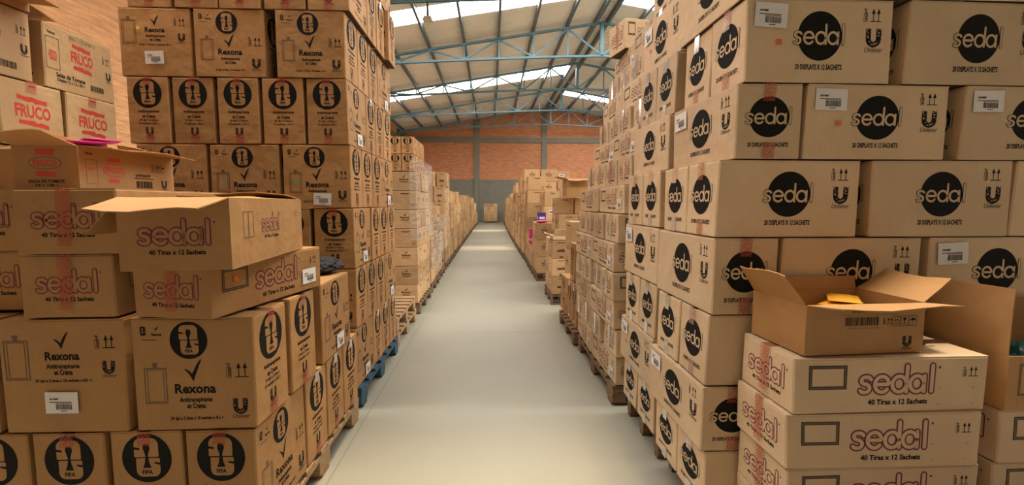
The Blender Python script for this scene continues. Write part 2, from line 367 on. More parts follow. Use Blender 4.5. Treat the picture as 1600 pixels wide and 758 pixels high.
def stroke(p, pts, w, m, layer, caps=True):
    """thick polyline"""
    L, Rr = [], []
    for i, (x, y) in enumerate(pts):
        a = pts[max(i - 1, 0)]; b = pts[min(i + 1, len(pts) - 1)]; dx, dy = b[0] - a[0], b[1] - a[1]; q = math.hypot(dx, dy) or 1
        nx, ny = -dy / q * w / 2, dx / q * w / 2
        if 0 < i < len(pts) - 1:
            e = (pts[i][0] - a[0], pts[i][1] - a[1]); g = math.hypot(*e) or 1; k_ = max(.6, abs((e[0] * dx + e[1] * dy) / (g * q))); nx /= k_; ny /= k_
        L.append((x + nx, y + ny)); Rr.append((x - nx, y - ny))
    for i in range(len(pts) - 1): p.poly([Rr[i], Rr[i + 1], L[i + 1], L[i]], m, layer)
    if caps:
        for e in (pts[0], pts[-1]): p.disc(e[0], e[1], w / 2, m, layer, n=12)
def word_paths():
    """the rounded five-letter shampoo name as pen paths, unit x-height"""
    A = lambda cx, cy, rx, ry, a0, a1, n=20: [(cx + rx * math.cos(R(a0 + (a1 - a0) * i / n)), cy + ry * math.sin(R(a0 + (a1 - a0) * i / n))) for i in range(n + 1)]
    P = []
    P.append(A(.34, .72, .26, .22, 20, 90, 4) + A(.26, .74, .22, .20, 90, 260, 8) + A(.26, .28, .26, .24, 80, -90, 8) + A(.22, .26, .26, .22, -90, -150, 4))   # s
    P.append([(.86, .50), (1.60, .50)] + A(1.22, .5, .40, .46, 5, 320, 24))                          # e
    P.append(A(2.22, .5, .40, .46, 0, 360, 26)); P.append([(2.64, .04), (2.64, 1.55)])               # d
    P.append(A(3.24, .5, .40, .46, 0, 360, 26)); P.append([(3.66, .04), (3.66, .96)])                # a
    P.append([(4.10, .04), (4.10, 1.55)])                                                            # l
    return P
WP = word_paths()
def pen_word(p, cx, cy, w, layer, ink, fill, pen=.26, edge=.055, squash=1.0):
    k = w / 4.3
    T = [[(cx + (x - 2.1) * k, cy + (y - .62) * k * squash) for x, y in q] for q in WP]
    for q in T: stroke(p, q, (pen + 2 * edge) * k, ink, layer)
    for q in T: stroke(p, q, pen * k, fill, layer + 1)
def emblem(p, cx, cy, r, layer=1, ring=True):
    """stacked 2 over 6 with a cup between, on a disc, small lettering under it"""
    if ring: p.disc(cx, cy, r, K, layer)
    q = lambda pts: [(cx + x * r, cy + y * r) for x, y in pts]
    C = C0 if ring else K; D = K if ring else C0
    def rr(x0, x1, y0, y1, c):
        o = []
        for (px, py, a0) in ((x1 - c, y1 - c, 0), (x0 + c, y1 - c, 90), (x0 + c, y0 + c, 180), (x1 - c, y0 + c, 270)):
            for i in range(5): a = R(a0 + i * 22.5); o.append((px + c * math.cos(a), py + c * math.sin(a)))
        return o
    def slab(x0, x1, y0, y1, ct, cb):
        o = []
        for (px, py, a0, c) in ((x1, y1, 0, ct), (x0, y1, 90, ct), (x0, y0, 180, cb), (x1, y0, 270, cb)):
            ax, ay = px + (-c if a0 in (0, 270) else c), py + (-c if a0 in (0, 90) else c)
            for i in range(6): a = R(a0 + i * 18); o.append((ax + c * math.cos(a), ay + c * math.sin(a)))
        return o
    p.poly(q(slab(-.50, .48, .045, .82, .27, .05)), C, layer + 1)
    p.poly(q(slab(-.44, .52, -.76, .0, .05, .25)), C, layer + 1)
    p.poly(q([(-.52, .47), (-.52, .37), (-.27, .34), (-.27, .42)]), D, layer + 2)
    p.poly(q([(.54, -.29), (.54, -.19), (.30, -.16), (.30, -.23)]), D, layer + 2)
    p.disc(cx, cy + .42 * r, .14 * r, D, layer + 2, ry=.18 * r, n=20)
    p.poly(q([(-.13, .38), (.13, .38), (.055, .12), (.06, .0), (.10, -.22), (.17, -.40), (-.17, -.40), (-.10, -.22), (-.06, .0), (-.055, .12)]), D, layer + 2)
    if ring: p.text('FIFA', cx, cy - .57 * r, .42 * r, .15 * r, D, layer + 2, True)
def tick(p, cx, cy, w, h, m=K):
    p.poly([(cx + x * w / 2, cy + y * h / 2) for x, y in ((-1, .12), (-.78, .10), (-.42, -.05), (-.12, -.32), (.25, .25), (.62, .72), (1, 1), (.55, .15), (.2, -.5), (.0, -1), (-.35, -.45), (-.7, -.1))], m)
def ulogo(p, cx, cy, s, m=K, name=True):
    """letter U made of many small marks, signature below"""
    path = [(-.33, .48), (-.33, -.08)] + [(.33 * math.cos(a), -.1 + .33 * math.sin(a)) for a in [math.pi + math.pi * k_ / 10 for k_ in range(1, 10)]] + [(.33, -.08), (.33, .48)]
    stroke(p, [(cx + x * s, cy + y * s) for x, y in path], .33 * s, m, 1, False)
    r2 = random.Random(3)
    for i in range(60):
        t = r2.random() * (len(path) - 1); a, b = path[int(t)], path[int(t) + 1]; f_ = t - int(t)
        if r2.random() < .55: a, b = r2.choice(((path[0], path[1]), (path[-2], path[-1])))
        x = a[0] + (b[0] - a[0]) * f_ + r2.uniform(-.13, .13); y = a[1] + (b[1] - a[1]) * f_ + r2.uniform(-.05, .05)
        an = r2.random() * 3; d1, d2 = r2.uniform(.02, .045) * s, .012 * s
        c_, s_ = math.cos(an), math.sin(an)
        p.poly([(cx + x * s + u * c_ - v * s_, cy + y * s + u * s_ + v * c_) for u, v in ((-d1, -d2), (d1, -d2), (d1, d2), (-d1, d2))], C0, 2)
    if name: p.text('Unilever', cx, cy - .72 * s, 1.15 * s, .26 * s, m, 1, False, None, .25)
def arrows(p, cx, cy, s, m=K, icon=True):
    for dx in (-.24, .24):
        p.poly([(cx + (dx - .17) * s, cy + .12 * s), (cx + (dx + .17) * s, cy + .12 * s), (cx + dx * s, cy + .55 * s)], m)
        p.rect(cx + (dx - .035) * s, cx + (dx + .035) * s, cy - .5 * s, cy + .14 * s, m)
    p.rect(cx - .52 * s, cx + .52 * s, cy - .56 * s, cy - .49 * s, m)
    if icon:
        x = cx - .98 * s
        p.frame(x - .18 * s, x + .18 * s, cy - .56 * s, cy + .2 * s, .035 * s, m)
        for i in range(5): p.rect(x - .06 * s, x + .16 * s, cy + (-.45 + i * .13) * s, cy + (-.38 + i * .13) * s, m)
        p.disc(x, cy + .3 * s, .07 * s, m, n=8); p.rect(x - .13 * s, x + .13 * s, cy + .42 * s, cy + .49 * s, m); p.rect(x - .2 * s, x - .05 * s, cy + .5 * s, cy + .54 * s, m)
def sachet_outline(p, x0, x1, y0, y1, m=G_):
    w = (x1 - x0) * .05; p.frame(x0, x1, y0, y1, w, m); p.frame(x0 + 2.6 * w, x1 - 2.6 * w, y0 + 1.5 * w, y1 - 1.5 * w, w * .7, m)
    c = (x0 + x1) / 2; p.rect(c - 2 * w, c + 2 * w, y1, y1 + 3 * w, m); p.rect(c - 2.6 * w, c + 2.6 * w, y1 + 3 * w, y1 + 4.5 * w, m)
def barcode(p, x0, x1, y0, y1, m=K, layer=1):
    r2 = random.Random(5); x = x0
    while x < x1:
        w = (x1 - x0) * r2.choice((.012, .02, .03)); p.rect(x, min(x + w, x1), y0, y1, m, layer); x += w + (x1 - x0) * r2.choice((.012, .018, .026))
def handling_icons(p, x0, y0, s, m=K):
    for i in range(3):
        a = x0 + i * s * 1.12; p.frame(a, a + s, y0, y0 + s * 1.2, .05 * s, m)
        c, b = a + s / 2, y0 + s * .6
        if i == 0: arrows(p, c, b, s * .62, m, False)
        elif i == 1:
            p.poly([(c - .26 * s, b + .38 * s), (c + .26 * s, b + .38 * s), (c + .05 * s, b), (c - .05 * s, b)], m); p.rect(c - .03 * s, c + .03 * s, b - .3 * s, b, m); p.rect(c - .18 * s, c + .18 * s, b - .36 * s, b - .3 * s, m)
        else:
            p.poly([(c + .32 * s * math.cos(t), b + .05 * s + .3 * s * math.sin(t)) for t in [math.pi * kk / 8 for kk in range(9)]], m); p.rect(c - .02 * s, c + .02 * s, b - .35 * s, b + .1 * s, m)
def bands_logo(p, cx, cy, w, layer=1):
    """bold red name between two ragged red bands"""
    p.text('FRUCO', cx, cy, w, w * .36, RD, layer, True)
    p.poly([(cx + x * w, cy + y * w) for x, y in ((-.42, .42), (-.2, .38), (.0, .40), (.2, .36), (.42, .36), (.42, .24), (.2, .25), (.08, .22), (0, .28), (-.1, .25), (-.42, .30))], RD, layer)
    p.poly([(cx + x * w, cy - y * w) for x, y in ((-.42, .26), (-.2, .26), (.0, .24), (.1, .30), (.2, .27), (.42, .32), (.42, .44), (.2, .40), (0, .40), (-.2, .37), (-.42, .37))], RD, layer)

def dots_text(p, cx, v, W_, full=True):
    p.text('Antitranspirante', cx, v, W_, W_ * .165, K, 1, True); p.text('en Crema', cx, v - W_ * .17, W_ * .56, W_ * .15, K, 1, True)
def art_R_long(p, L, H, var):
    if var == 0:
        emblem(p, -.015, .80 * H, .067); tick(p, -.005, .535 * H, .066, .085); p.text('Rexona', .0, .37 * H, .148, .036, K, 1, True)
        dots_text(p, .0, .265 * H, .118); p.text('24 dpl x 2 tiras x 10 sachets x 8,5 g', .0, .10 * H, .19, .014, K, 1, True)
        sachet_outline(p, -.18, -.10, .24 * H, .56 * H); emblem(p, -.175, .885 * H, .02, 1, False)
        tick(p, -.128, .91 * H, .02, .02); p.text('Rexona', -.127, .855 * H, .035, .009, K, 1, True); p.rect(-.18, -.13, .805 * H, .81 * H, K)
        arrows(p, .170, .53 * H, .048); ulogo(p, .16, .21 * H, .054)
    else:
        tick(p, 0, .82 * H, .055, .065); p.text('Rexona', 0, .68 * H, .12, .031, K, 1, True); dots_text(p, 0, .585 * H, .115)
        p.text('24 dpl x 2 tiras x 10 sachets x 8,5 gr', 0, .46 * H, .20, .012, K, 1, True)
        sachet_outline(p, -.20, -.115, .47 * H, .82 * H); arrows(p, .165, .80 * H, .042); ulogo(p, .16, .58 * H, .044)
def art_R_end(p, W_, H):
    emblem(p, 0, .755 * H, .09); p.text('Antitranspirante', 0, .480 * H, .135, .022, K, 1, True); p.text('en Crema', 0, .412 * H, .08, .018, K, 1, True)
    p.text('24 dpl x 2 tiras x', 0, .350 * H, .115, .014, K, 1, True); p.text('10 sachets x 8,5 g', 0, .298 * H, .125, .014, K, 1, True); ulogo(p, 0, .185 * H, .05)
def circle_logo(p, cx, cy, r):
    p.disc(cx, cy, r, K, 1, n=56); pen_word(p, cx - .02 * r, cy - .02 * r, 2.32 * r, 2, K, C0, .175, .045, .95)
def art_C_long(p, L, H):
    circle_logo(p, 0, .56 * H, .087); p.text('20 DISPLAYS X 12 SACHETS', 0, .19 * H, .185, .017, K, 1, True)
    arrows(p, L * .375, .82 * H, .042); ulogo(p, L * .365, .56 * H, .062)
def art_C_end(p, W_, H):
    circle_logo(p, 0, .56 * H, .080); p.text('20 DISPLAYS X 12 SACHETS', 0, .19 * H, .165, .015, K, 1, True)
def outlined(p, cx, cy, w, sub=True):
    pen_word(p, cx, cy - w * .02, w, 1, PL, C0, .21, .09); p.disc(cx + w * .56, cy + w * .17, .018 * w, PL, 1, n=8)
    if sub: p.text('40 Tiras x 12 Sachets', cx + .02 * w, cy - w * .29, w * .80, w * .065, K, 1, True)
def art_S_end(p, W_, H, tall): outlined(p, 0, (.56 if tall else .56) * H, .21)
def art_S_long(p, L, H, tall):
    if tall:
        for i in (0, 1): p.frame(-.27 + i * .035, -.235 + i * .035, .42 * H, .82 * H, .004, G_)
        outlined(p, -.01, .60 * H, .20); arrows(p, .27, .78 * H, .03, G_)
    else:
        x0, x1, y0, y1 = -.285, -.155, .44 * H, .87 * H
        p.frame(x0, x1, y0, y1, .009, G_); p.frame(x0, x1, y0, y1, .002, K, 2); p.frame(x0 + .009, x1 - .009, y0 + .009, y1 - .009, .002, K, 2)
        outlined(p, .02, .58 * H, .26); arrows(p, .285, .72 * H, .032, K)
        for x, y in ((.17, .12), (.17, .42), (.29, .12), (.29, .42)): p.rect(x - .004, x + .004, y * H, y * H + .001, K); p.rect(x - .004, x - .003, y * H, y * H + .006, K)
def art_F_long(p, L, H):
    p.text('Vence:', -.20, .87 * H, .055, .012, K, 1, True)
    p.frame(-.24, -.15, .30 * H, .80 * H, .004, G_); bands_logo(p, -.195, .52 * H, .055); bands_logo(p, .01, .60 * H, .16)
    p.text('Salsa de Tomate', -.08, .235 * H, .20, .022, K, 1, True); p.text('Display 12 x 12 x 80 g', -.08, .15 * H, .19, .017, K, 1, True)
    barcode(p, .06, .16, .12 * H, .22 * H, K); arrows(p, .21, .72 * H, .035, K); ulogo(p, .21, .46 * H, .04)
    p.text('VENCE 12 SETIEMBRE 12', .02, .90 * H, .20, .02, G_)
def art_F_end(p, W_, H):
    bands_logo(p, 0, .55 * H, .17); p.text('Salsa de Tomate', 0, .20 * H, .19, .02, K, 1, True); p.text('Display 12 x 12 x 80 g', 0, .12 * H, .17, .014, K, 1, True)
    p.rect(-.012, .02, .93 * H, .955 * H, BL)
def art_P(p, W_, H, v, end=False):
    r2 = random.Random(v * 7 + end)
    if v % 4 == 0:
        tick(p, 0, .75 * H, .05, .06); p.text('Rexona', 0, .60 * H, W_ * .36, .03, K, 1, True); p.rect(-.06, .06, .48 * H, .50 * H, K); p.rect(-.05, .05, .43 * H, .45 * H, K)
    elif v % 4 == 1:
        p.text('Sedal'.lower(), 0, .45 * H, W_ * .45, W_ * .16, K, 1, True); p.rect(-.07, .07, .86 * H, .89 * H, K)
    elif v % 4 == 2:
        p.rect(-W_ * .16, W_ * .20, .84 * H, .87 * H, K); p.rect(-W_ * .1, W_ * .14, .79 * H, .81 * H, G_); arrows(p, W_ * .34, .2 * H, .04, K, False)
    else:
        p.rect(-W_ * .19, W_ * .13, .50 * H, .72 * H, WH); p.rect(-W_ * .15, W_ * .08, .56 * H, .66 * H, BL, 2); p.rect(-W_ * .3, W_ * .3, .12 * H, .14 * H, G_)
    if r2.random() < .5: p.rect(-.03, .03, 0.004, .14 * H, G_)

MATS = {}
def carton_mesh(kind, L, W_, H, card, arts, seed):
    """closed carton: body shell with rounded upright corners, two lid flaps meeting on a seam, printed faces; slightly out of true"""
    r2 = random.Random(seed); bm = bmesh.new(); T = .0035
    l, w, h = L / 2 - .003, W_ / 2 - .003, H - .004
    # body ring with chamfered uprights, subdivided
    c = .005
    ring = [(-l + c, -w), (l - c, -w), (l, -w + c), (l, w - c), (l - c, w), (-l + c, w), (-l, w - c), (-l, -w + c)]
    zs = [.0, T * 1.2, H * .33, H * .66, h - T * 1.2, h]
    def seg(n):   # extra columns along the long runs
        out = []
        for i in range(8):
            a, b = ring[i], ring[(i + 1) % 8]; nn = 4 if i % 2 == 0 else 1
            for kq in range(nn): t = kq / nn; out.append((a[0] + (b[0] - a[0]) * t, a[1] + (b[1] - a[1]) * t))
        return out
    cols = seg(4); rows = []
    for z in zs:
        ins = .0025 if z in (zs[0], zs[-1]) else 0
        rows.append([bm.verts.new((x * (1 - ins / l), y * (1 - ins / w), z)) for x, y in cols])
    for a, b in zip(rows[:-1], rows[1:]):
        for i in range(len(cols)): bm.faces.new([a[i], a[(i + 1) % len(cols)], b[(i + 1) % len(cols)], b[i]])
    # lid: two long flaps with a gap on the seam; same below
    for zz, s in ((h, 1), (0, -1)):
        lid = [bm.verts.new((x, y, zz)) for x, y in ((-l + .002, -w + .002), (l - .002, -w + .002), (l - .002, w - .002), (-l + .002, w - .002))]
        f = bm.faces.new(lid if s > 0 else lid[::-1]); f.material_index = SM
        for sg in (-1, 1):
            y0, y1 = sorted((sg * .0012, sg * (w - .0015)))
            box_bm(bm, -l + .0015, l - .0015, y0, y1, zz - .0005, zz + .003 * s if s > 0 else zz, 0) if s > 0 else None
    # prints
    def put(p, face):
        vs = []
        for u, v, ly in p.v:
            d = .0006 + .00045 * (ly - 1)
            if face == 'F': q = (u, -w - d, v)
            elif face == 'B': q = (-u, w + d, v)
            elif face == 'Rt': q = (l + d, u, v)
            elif face == 'Lf': q = (-l - d, -u, v)
            else: q = (u, v, h + .0036 + d)
            vs.append(bm.verts.new(q))
        for f, m in p.f:
            try: fc = bm.faces.new([vs[i] for i in f]); fc.material_index = m
            except ValueError: pass
    for face, fn in arts:
        p = Print(); fn(p); put(p, face)
    # slightly out of true: corner jitter blended through the volume
    J = {(a, b, cc): Vector((r2.uniform(-1, 1), r2.uniform(-1, 1), r2.uniform(-.5, .3) if cc else 0)) * .0045 for a in (0, 1) for b in (0, 1) for cc in (0, 1)}
    for v in bm.verts:
        x, y, z = (v.co.x / L + .5), (v.co.y / W_ + .5), v.co.z / H; d = Vector()
        for (a, b, cc), j in J.items(): d += j * ((x if a else 1 - x) * (y if b else 1 - y) * (z if cc else 1 - z))
        v.co += d
    return mesh_of(bm, kind, [card, INK, GREYINK, PLUM, RED, WHITE, BLUE, SEAM])
DIM = {'R': (.44, .265, .405), 'C': (.582, .268, .295), 'S': (.68, .31, .195), 'T': (.68, .33, .228), 'F': (.41, .31, .30), 'P': (.44, .32, .28)}
def arts_for(kind, v):
    L, W_, H = DIM[kind]
    if kind == 'R':
        ll = lambda p: art_R_long(p, L, H, v % 2); ee = lambda p: art_R_end(p, W_, H)
    elif kind == 'C': ll = lambda p: art_C_long(p, L, H); ee = lambda p: art_C_end(p, W_, H)
    elif kind in 'ST':
        ll = lambda p: art_S_long(p, L, H, kind == 'T'); ee = lambda p: art_S_end(p, W_, H, kind == 'T')
        tp = lambda p: ulogo(p, .22, 0, .06)
        return [('F', ll), ('B', ll), ('Rt', ee), ('Lf', ee), ('Tp', tp)]
    elif kind == 'F':
        def ll(p): art_F_long(p, L, H); p.v = [(x * .8, y, z_) for x, y, z_ in p.v]
        ee = lambda p: art_F_end(p, W_, H)
    else: ll = lambda p: art_P(p, L, H, v); ee = lambda p: art_P(p, W_, H, v + 2, True)
    return [('F', ll), ('B', ll), ('Rt', ee), ('Lf', ee)]
CARD = {'R': KRAFT, 'C': LIGHT, 'S': LIGHT, 'T': KRAFT, 'F': SAUCE, 'P': MIX}
_cm = {}
def get_mesh(kind, v):
    if (kind, v) not in _cm: _cm[(kind, v)] = carton_mesh('carton_' + kind, *DIM[kind], KRAFT if kind == 'S' and v == 5 else CARD[kind], arts_for(kind, v), hash((ord(kind), v)) % 9973)
    return _cm[(kind, v)]
_tm = {}
def tape_meshes(kind):
    """one strip across the lid seam and down both ends; a short tail under each end"""
    if kind in _tm: return _tm[kind]
    L, W_, H = DIM[kind]; l = L / 2 - .001; t = .024; x = l + .0035; out = []
    down = {'R': .05, 'C': .07, 'S': .17, 'T': .2, 'F': .05, 'P': .08}[kind]; up = {'R': .06, 'C': .065, 'F': .05}.get(kind, 0)
    def strip(P):
        bm = bmesh.new(); vs = [(bm.verts.new((px, -t + oy, pz)), bm.verts.new((px, t + oy, pz))) for px, pz, oy in P]
        for (a, b), (c, d) in zip(vs[:-1], vs[1:]): bm.faces.new([a, b, d, c])
        out.append(mesh_of(bm, 'packing_tape', TAPE))
    strip([(-x, H - down, .004), (-x, H * .999 + .0008, 0), (0, H + .0014, 0), (x, H * .999 + .0008, 0), (x, H - down, -.004)])
    if up:
        for q in (-1, 1): strip([(q * x, .001, 0), (q * x, up, .003 * q)])
    _tm[kind] = out; return out
def label_mesh():
    p = Print(); w, h = .045, .03
    p.rect(-w, w, -h, h, 5, 1); p.text('69678887', -w * .45, h * .35, w * .55, h * .16, 1, 2, True); p.rect(-w * .75, w * .6, .02 * h, .10 * h, 2, 2); p.rect(-w * .4, w * .6, -.07 * h, -.02 * h, 2, 2)
    barcode(p, -w * .35, w * .6, -h * .65, -h * .12, 1, 2); p.rect(-w * .1, w * .3, -h * .82, -h * .75, 2, 2)
    bm = bmesh.new(); vs = [bm.verts.new((u, -.0014 - .0004 * ly, v)) for u, v, ly in p.v]
    for f, m in p.f: fc = bm.faces.new([vs[i] for i in f]); fc.material_index = m
    return mesh_of(bm, 'shipping_label', [LIGHT, INK, GREYINK, PLUM, RED, WHITE])
LABEL = label_mesh()
def dot_mesh(m):
    bm = bmesh.new(); box_bm(bm, -.011, .011, -.0022, -.0008, -.009, .009); return mesh_of(bm, 'price_sticker', m)
DOT = {'o': dot_mesh(ORANGE), 'y': dot_mesh(YELLOW), 'g': dot_mesh(GREEN)}
# where stickers sit on the long face (u, v as share of height)
LPOS = {'R': (.03, .14), 'C': (-.195, .79), 'S': (.235, .34), 'T': (.2, .3), 'F': (.1, .2), 'P': (.05, .3)}
LPOSB = {'R': (-.01, .27)}
LSIZE = {'R': 1.28, 'C': 1.4, 'S': 1.15, 'T': .9, 'F': 1, 'P': .9}
NAME = {'R': 'deodorant_carton', 'C': 'shampoo_carton', 'S': 'flat_shampoo_carton', 'T': 'deep_shampoo_carton', 'F': 'sauce_carton', 'P': 'stock_carton'}
ALL = []
def carton(kind, x, y, z, rot, label, group, v=0, dims=None, stick='', tape=True, tilt=(0, 0)):
    """x, y = centre of the footprint, z = underside; stick: L label, l label low, o/y/g coloured price sticker"""
    L, W_, H = DIM[kind]; me = get_mesh(kind, v)
    nm = NAME[kind] if kind != 'P' else ['deodorant_carton', 'shampoo_carton', 'stock_carton', 'labelled_carton'][v % 4]
    o = link(nm, me); o.location = (x, y, z); o.rotation_euler = (tilt[0], tilt[1], R(rot))
    if dims: o.scale = (dims[0] / L, dims[1] / W_, dims[2] / H)
    tag(o, label, 'carton', group)
    if tape:
        for tm in tape_meshes(kind): link('packing_tape', tm, o)
    if 'L' in stick or 'B' in stick:
        u, vv = (LPOSB if 'B' in stick else LPOS)[kind]; c = link('shipping_label', LABEL, o); c.location = (u, -W_ / 2 - .001, vv * H); c['label'] = 'white shipping label'
        c.scale = (LSIZE[kind],) * 3; c.rotation_euler = (0, R(rnd.uniform(-3, 3)), 0)
    for ch in stick:
        if ch in 'oyg':
            c = link('price_sticker', DOT[ch], o); c.location = {'R': (-.13, -W_ / 2 - .001, .42 * H), 'C': (-.16, -W_ / 2 - .001, .48 * H)}.get(kind, (.0, -W_ / 2 - .001, .5 * H)) if ch != 'y' else (-.10, -W_ / 2 - .001, .70 * H)
            if kind == 'S': c.location = (-.22, -W_ / 2 - .001, .65 * H)
            c['label'] = {'o': 'orange', 'y': 'yellow', 'g': 'green'}[ch] + ' price sticker'
    ALL.append(o); return o

ORD = ['bottom', 'second', 'third', 'fourth', 'fifth', 'sixth', 'seventh', 'eighth', 'ninth', 'tenth', 'eleventh', 'twelfth', 'thirteenth', 'fourteenth', 'fifteenth', 'sixteenth', 'seventeenth', 'eighteenth', 'nineteenth', 'twentieth']
POS = ['first'] + ORD[1:]
DESC = {'R': 'deodorant carton', 'C': 'circle-logo carton', 'S': 'outlined-logo carton', 'T': 'outlined-logo carton', 'F': 'red-logo sauce carton', 'P': 'brown carton'}
def tower(kind, sgn, yf, rows, where, group, jit=.004):
    """rows: dicts z, h, x (distance of the aisle face from the centre line), f (front sequence from the corner), s (sequence along the aisle), dy"""
    L, W_, H = DIM[kind]; row = 0
    for rw in rows:
        z, h, X = rw['z'], rw['h'], rw['x']; y0 = yf + rw.get('dy', 0); hh = h - .004
        fl, sd = rw.get('f', []), rw['s']
        ordn = ORD[rw.get('n', row)]; row += 1
        items = []
        # corner carton: front item 0 is side item 0
        c0 = (fl or ['L' if sd[0][0] == 'E' else 'E'])[0]
        st = fl[0][1:] if fl else ''
        ss = sd[0][1:]
        if c0[0] == 'L': items.append((0, 0, L, W_, 0, st, 'corner')); cx, cy = L, W_
        else: items.append((0, 0, W_, L, 90, ss, 'corner')); cx, cy = W_, L
        x = cx
        n = 2
        for it in fl[1:]:
            if isinstance(it, (int, float)): x += it; continue
            if it[0] == 'L': items.append((x, 0, L, W_, 0, it[1:], POS[n - 1] + ' from the corner in front')); x += L
            else: items.append((x, 0, W_, L, 90 * 0 + 90, it[1:], POS[n - 1] + ' from the corner in front')); x += W_
            n += 1
        y = cy; n = 2
        for it in sd[1:]:
            if isinstance(it, (int, float)): y += it; continue
            if it[0] == 'E': items.append((0, y, L, W_, 0, it[1:], POS[n - 1] + ' along the aisle side')); y += W_
            else: items.append((0, y, W_, L, 90, it[1:], POS[n - 1] + ' along the aisle side')); y += L
            n += 1
        for (dx, dy, wx, wy, rot, stk, pos) in items:
            ex = rw.get('over', 0) if dy > .9 else 0
            cxx = sgn * (X - ex + dx + wx / 2 + rnd.uniform(0, jit)); cyy = y0 + dy + wy / 2 + rnd.uniform(0, min(jit, .008))
            rr_ = 0 if rot == 0 else (90 if sgn < 0 else -90)
            v = 1 if 'B' in stk else 0
            carton(kind, cxx, cyy, z, rr_ + rnd.uniform(-.5, .5) * (1 + jit * 60 if jit > .01 else 1), '%s, %s row, %s, %s' % (DESC[kind], ordn, pos, where), group, v + (2 * rnd.randrange(2)), (L - .006, W_ - .006, hh), stk)
# ------------------------------------------------------------------ pallets
def pallet_meshes(m):
    bm = bmesh.new()
    for i in range(7): y = -.6 + .05 + i * (1.1 / 6); box_bm(bm, -.6, .6, y - .05, y + .05, .122, .144)
    for x in (-.55, 0, .55): box_bm(bm, x - .05, x + .05, -.6, .6, .1, .1215)
    deck = mesh_of(bm, 'deck', m)
    bm = bmesh.new(); box_bm(bm, -.05, .05, -.072, .072, .0225, .0995); bmesh.ops.bevel(bm, geom=bm.edges[:], offset=.003, segments=1, affect='EDGES'); block = mesh_of(bm, 'block', m)
    bm = bmesh.new(); box_bm(bm, -.6, .6, -.05, .05, 0, .022); board = mesh_of(bm, 'bottom_board', m)
    return deck, block, board
PM = {n: pallet_meshes(m) for n, m in (('pine', PINE), ('blue', BLUEWOOD), ('old', OLDWOOD))}
def pallet(n, x0, x1, y0, y1, z, label, rot=0):
    e = bpy.data.objects.new('wooden_pallet', None); COL.objects.link(e)
    e.location = ((x0 + x1) / 2, (y0 + y1) / 2, z); e.scale = ((x1 - x0) / 1.2, (y1 - y0) / 1.2, 1); e.rotation_euler = (0, 0, R(rot))
    tag(e, label, 'pallet', 'pallets under the carton stacks')
    d, b, bo = PM[n]; link('deck', d, e)
    for y in (-.528, 0, .528): link('bottom_board', bo, e).location = (0, y, 0)
    for x in (-.55, 0, .55):
        for y in (-.528, 0, .528): link('block', b, e).location = (x, y, 0)
    return e

# ------------------------------------------------------------------ open cartons
def open_carton(name, L, W_, H, loc, rot, label, group, card, arts, flaps, fl=None, cat='open carton', tilt=(0, 0), tape=None):
    """flaps: {side: (angle from upright outward, length)} hinged on the rim"""
    bm = bmesh.new(); l, w, t = L / 2, W_ / 2, .004
    box_bm(bm, -l, l, -w, -w + t, 0, H); box_bm(bm, -l, l, w - t, w, 0, H)
    box_bm(bm, -l, -l + t, -w + t, w - t, 0, H); box_bm(bm, l - t, l, -w + t, w - t, 0, H); box_bm(bm, -l + t, l - t, -w + t, w - t, 0, t)
    for face, fn in arts:
        p = Print(); fn(p); vs = []
        for u, v, ly in p.v:
            d = .0006 + .00045 * (ly - 1)
            vs.append(bm.verts.new({'F': (u, -w - d, v), 'B': (-u, w + d, v), 'Rt': (l + d, u, v), 'Lf': (-l - d, -u, v)}[face]))
        for f, m in p.f: fc = bm.faces.new([vs[i] for i in f]); fc.material_index = m
    mats = [card, INK, GREYINK, PLUM, RED, WHITE, BLUE, SEAM]
    o = link(name, mesh_of(bm, name, mats)); o.location = loc; o.rotation_euler = (tilt[0], tilt[1], R(rot)); tag(o, label, cat, group)
    for side, (a, ln) in flaps.items():
        hw = (l if side in 'FB' else w) - .004
        b2 = bmesh.new(); n = 5; rr2 = random.Random(int(a * 7 + hw * 1000))
        grid = []
        for i in range(n + 1):
            rowv = []
            for j in range(4):
                u = -hw + 2 * hw * i / n; v = ln * j / 3; inset = .012 * (j / 3) * (1 if i in (0, n) else 0) * (1 if i == 0 else -1)
                rowv.append((u + inset, v, .006 * (j / 3) ** 2 * math.sin(i * 1.3 + a) + rr2.uniform(-.0008, .0008)))
            grid.append(rowv)
        top = [[b2.verts.new((x, z_ + .0018, y)) for x, y, z_ in r_] for r_ in grid]; bot = [[b2.verts.new((x, z_ - .0018, y)) for x, y, z_ in r_] for r_ in grid]
        for i in range(n):
            for j in range(3):
                b2.faces.new([top[i][j], top[i][j + 1], top[i + 1][j + 1], top[i + 1][j]]); b2.faces.new([bot[i][j], bot[i + 1][j], bot[i + 1][j + 1], bot[i][j + 1]])
        for i in range(n):
            b2.faces.new([top[i][3], bot[i][3], bot[i + 1][3], top[i + 1][3]]); b2.faces.new([top[i][0], top[i + 1][0], bot[i + 1][0], bot[i][0]])
        for j in range(3):
            b2.faces.new([top[0][j], bot[0][j], bot[0][j + 1], top[0][j + 1]]); b2.faces.new([top[n][j], top[n][j + 1], bot[n][j + 1], bot[n][j]])
        bmesh.ops.recalc_face_normals(b2, faces=b2.faces[:])
        f = link('flap', mesh_of(b2, 'flap', [card]), o)
        ang = R(a)   # local z is up the flap, outward tilt
        base = {'F': (0, (0, -w + .002, H + .001)), 'B': (180, (0, w - .002, H + .001)), 'Rt': (90, (l - .002, 0, H + .001)), 'Lf': (-90, (-l + .002, 0, H + .001))}[side]
        f.matrix_local = Matrix.Translation(base[1]) @ Matrix.Rotation(R(base[0]), 4, 'Z') @ Matrix.Rotation(ang, 4, 'X')
    if tape:
        link('packing_tape', tape, o)
    return o
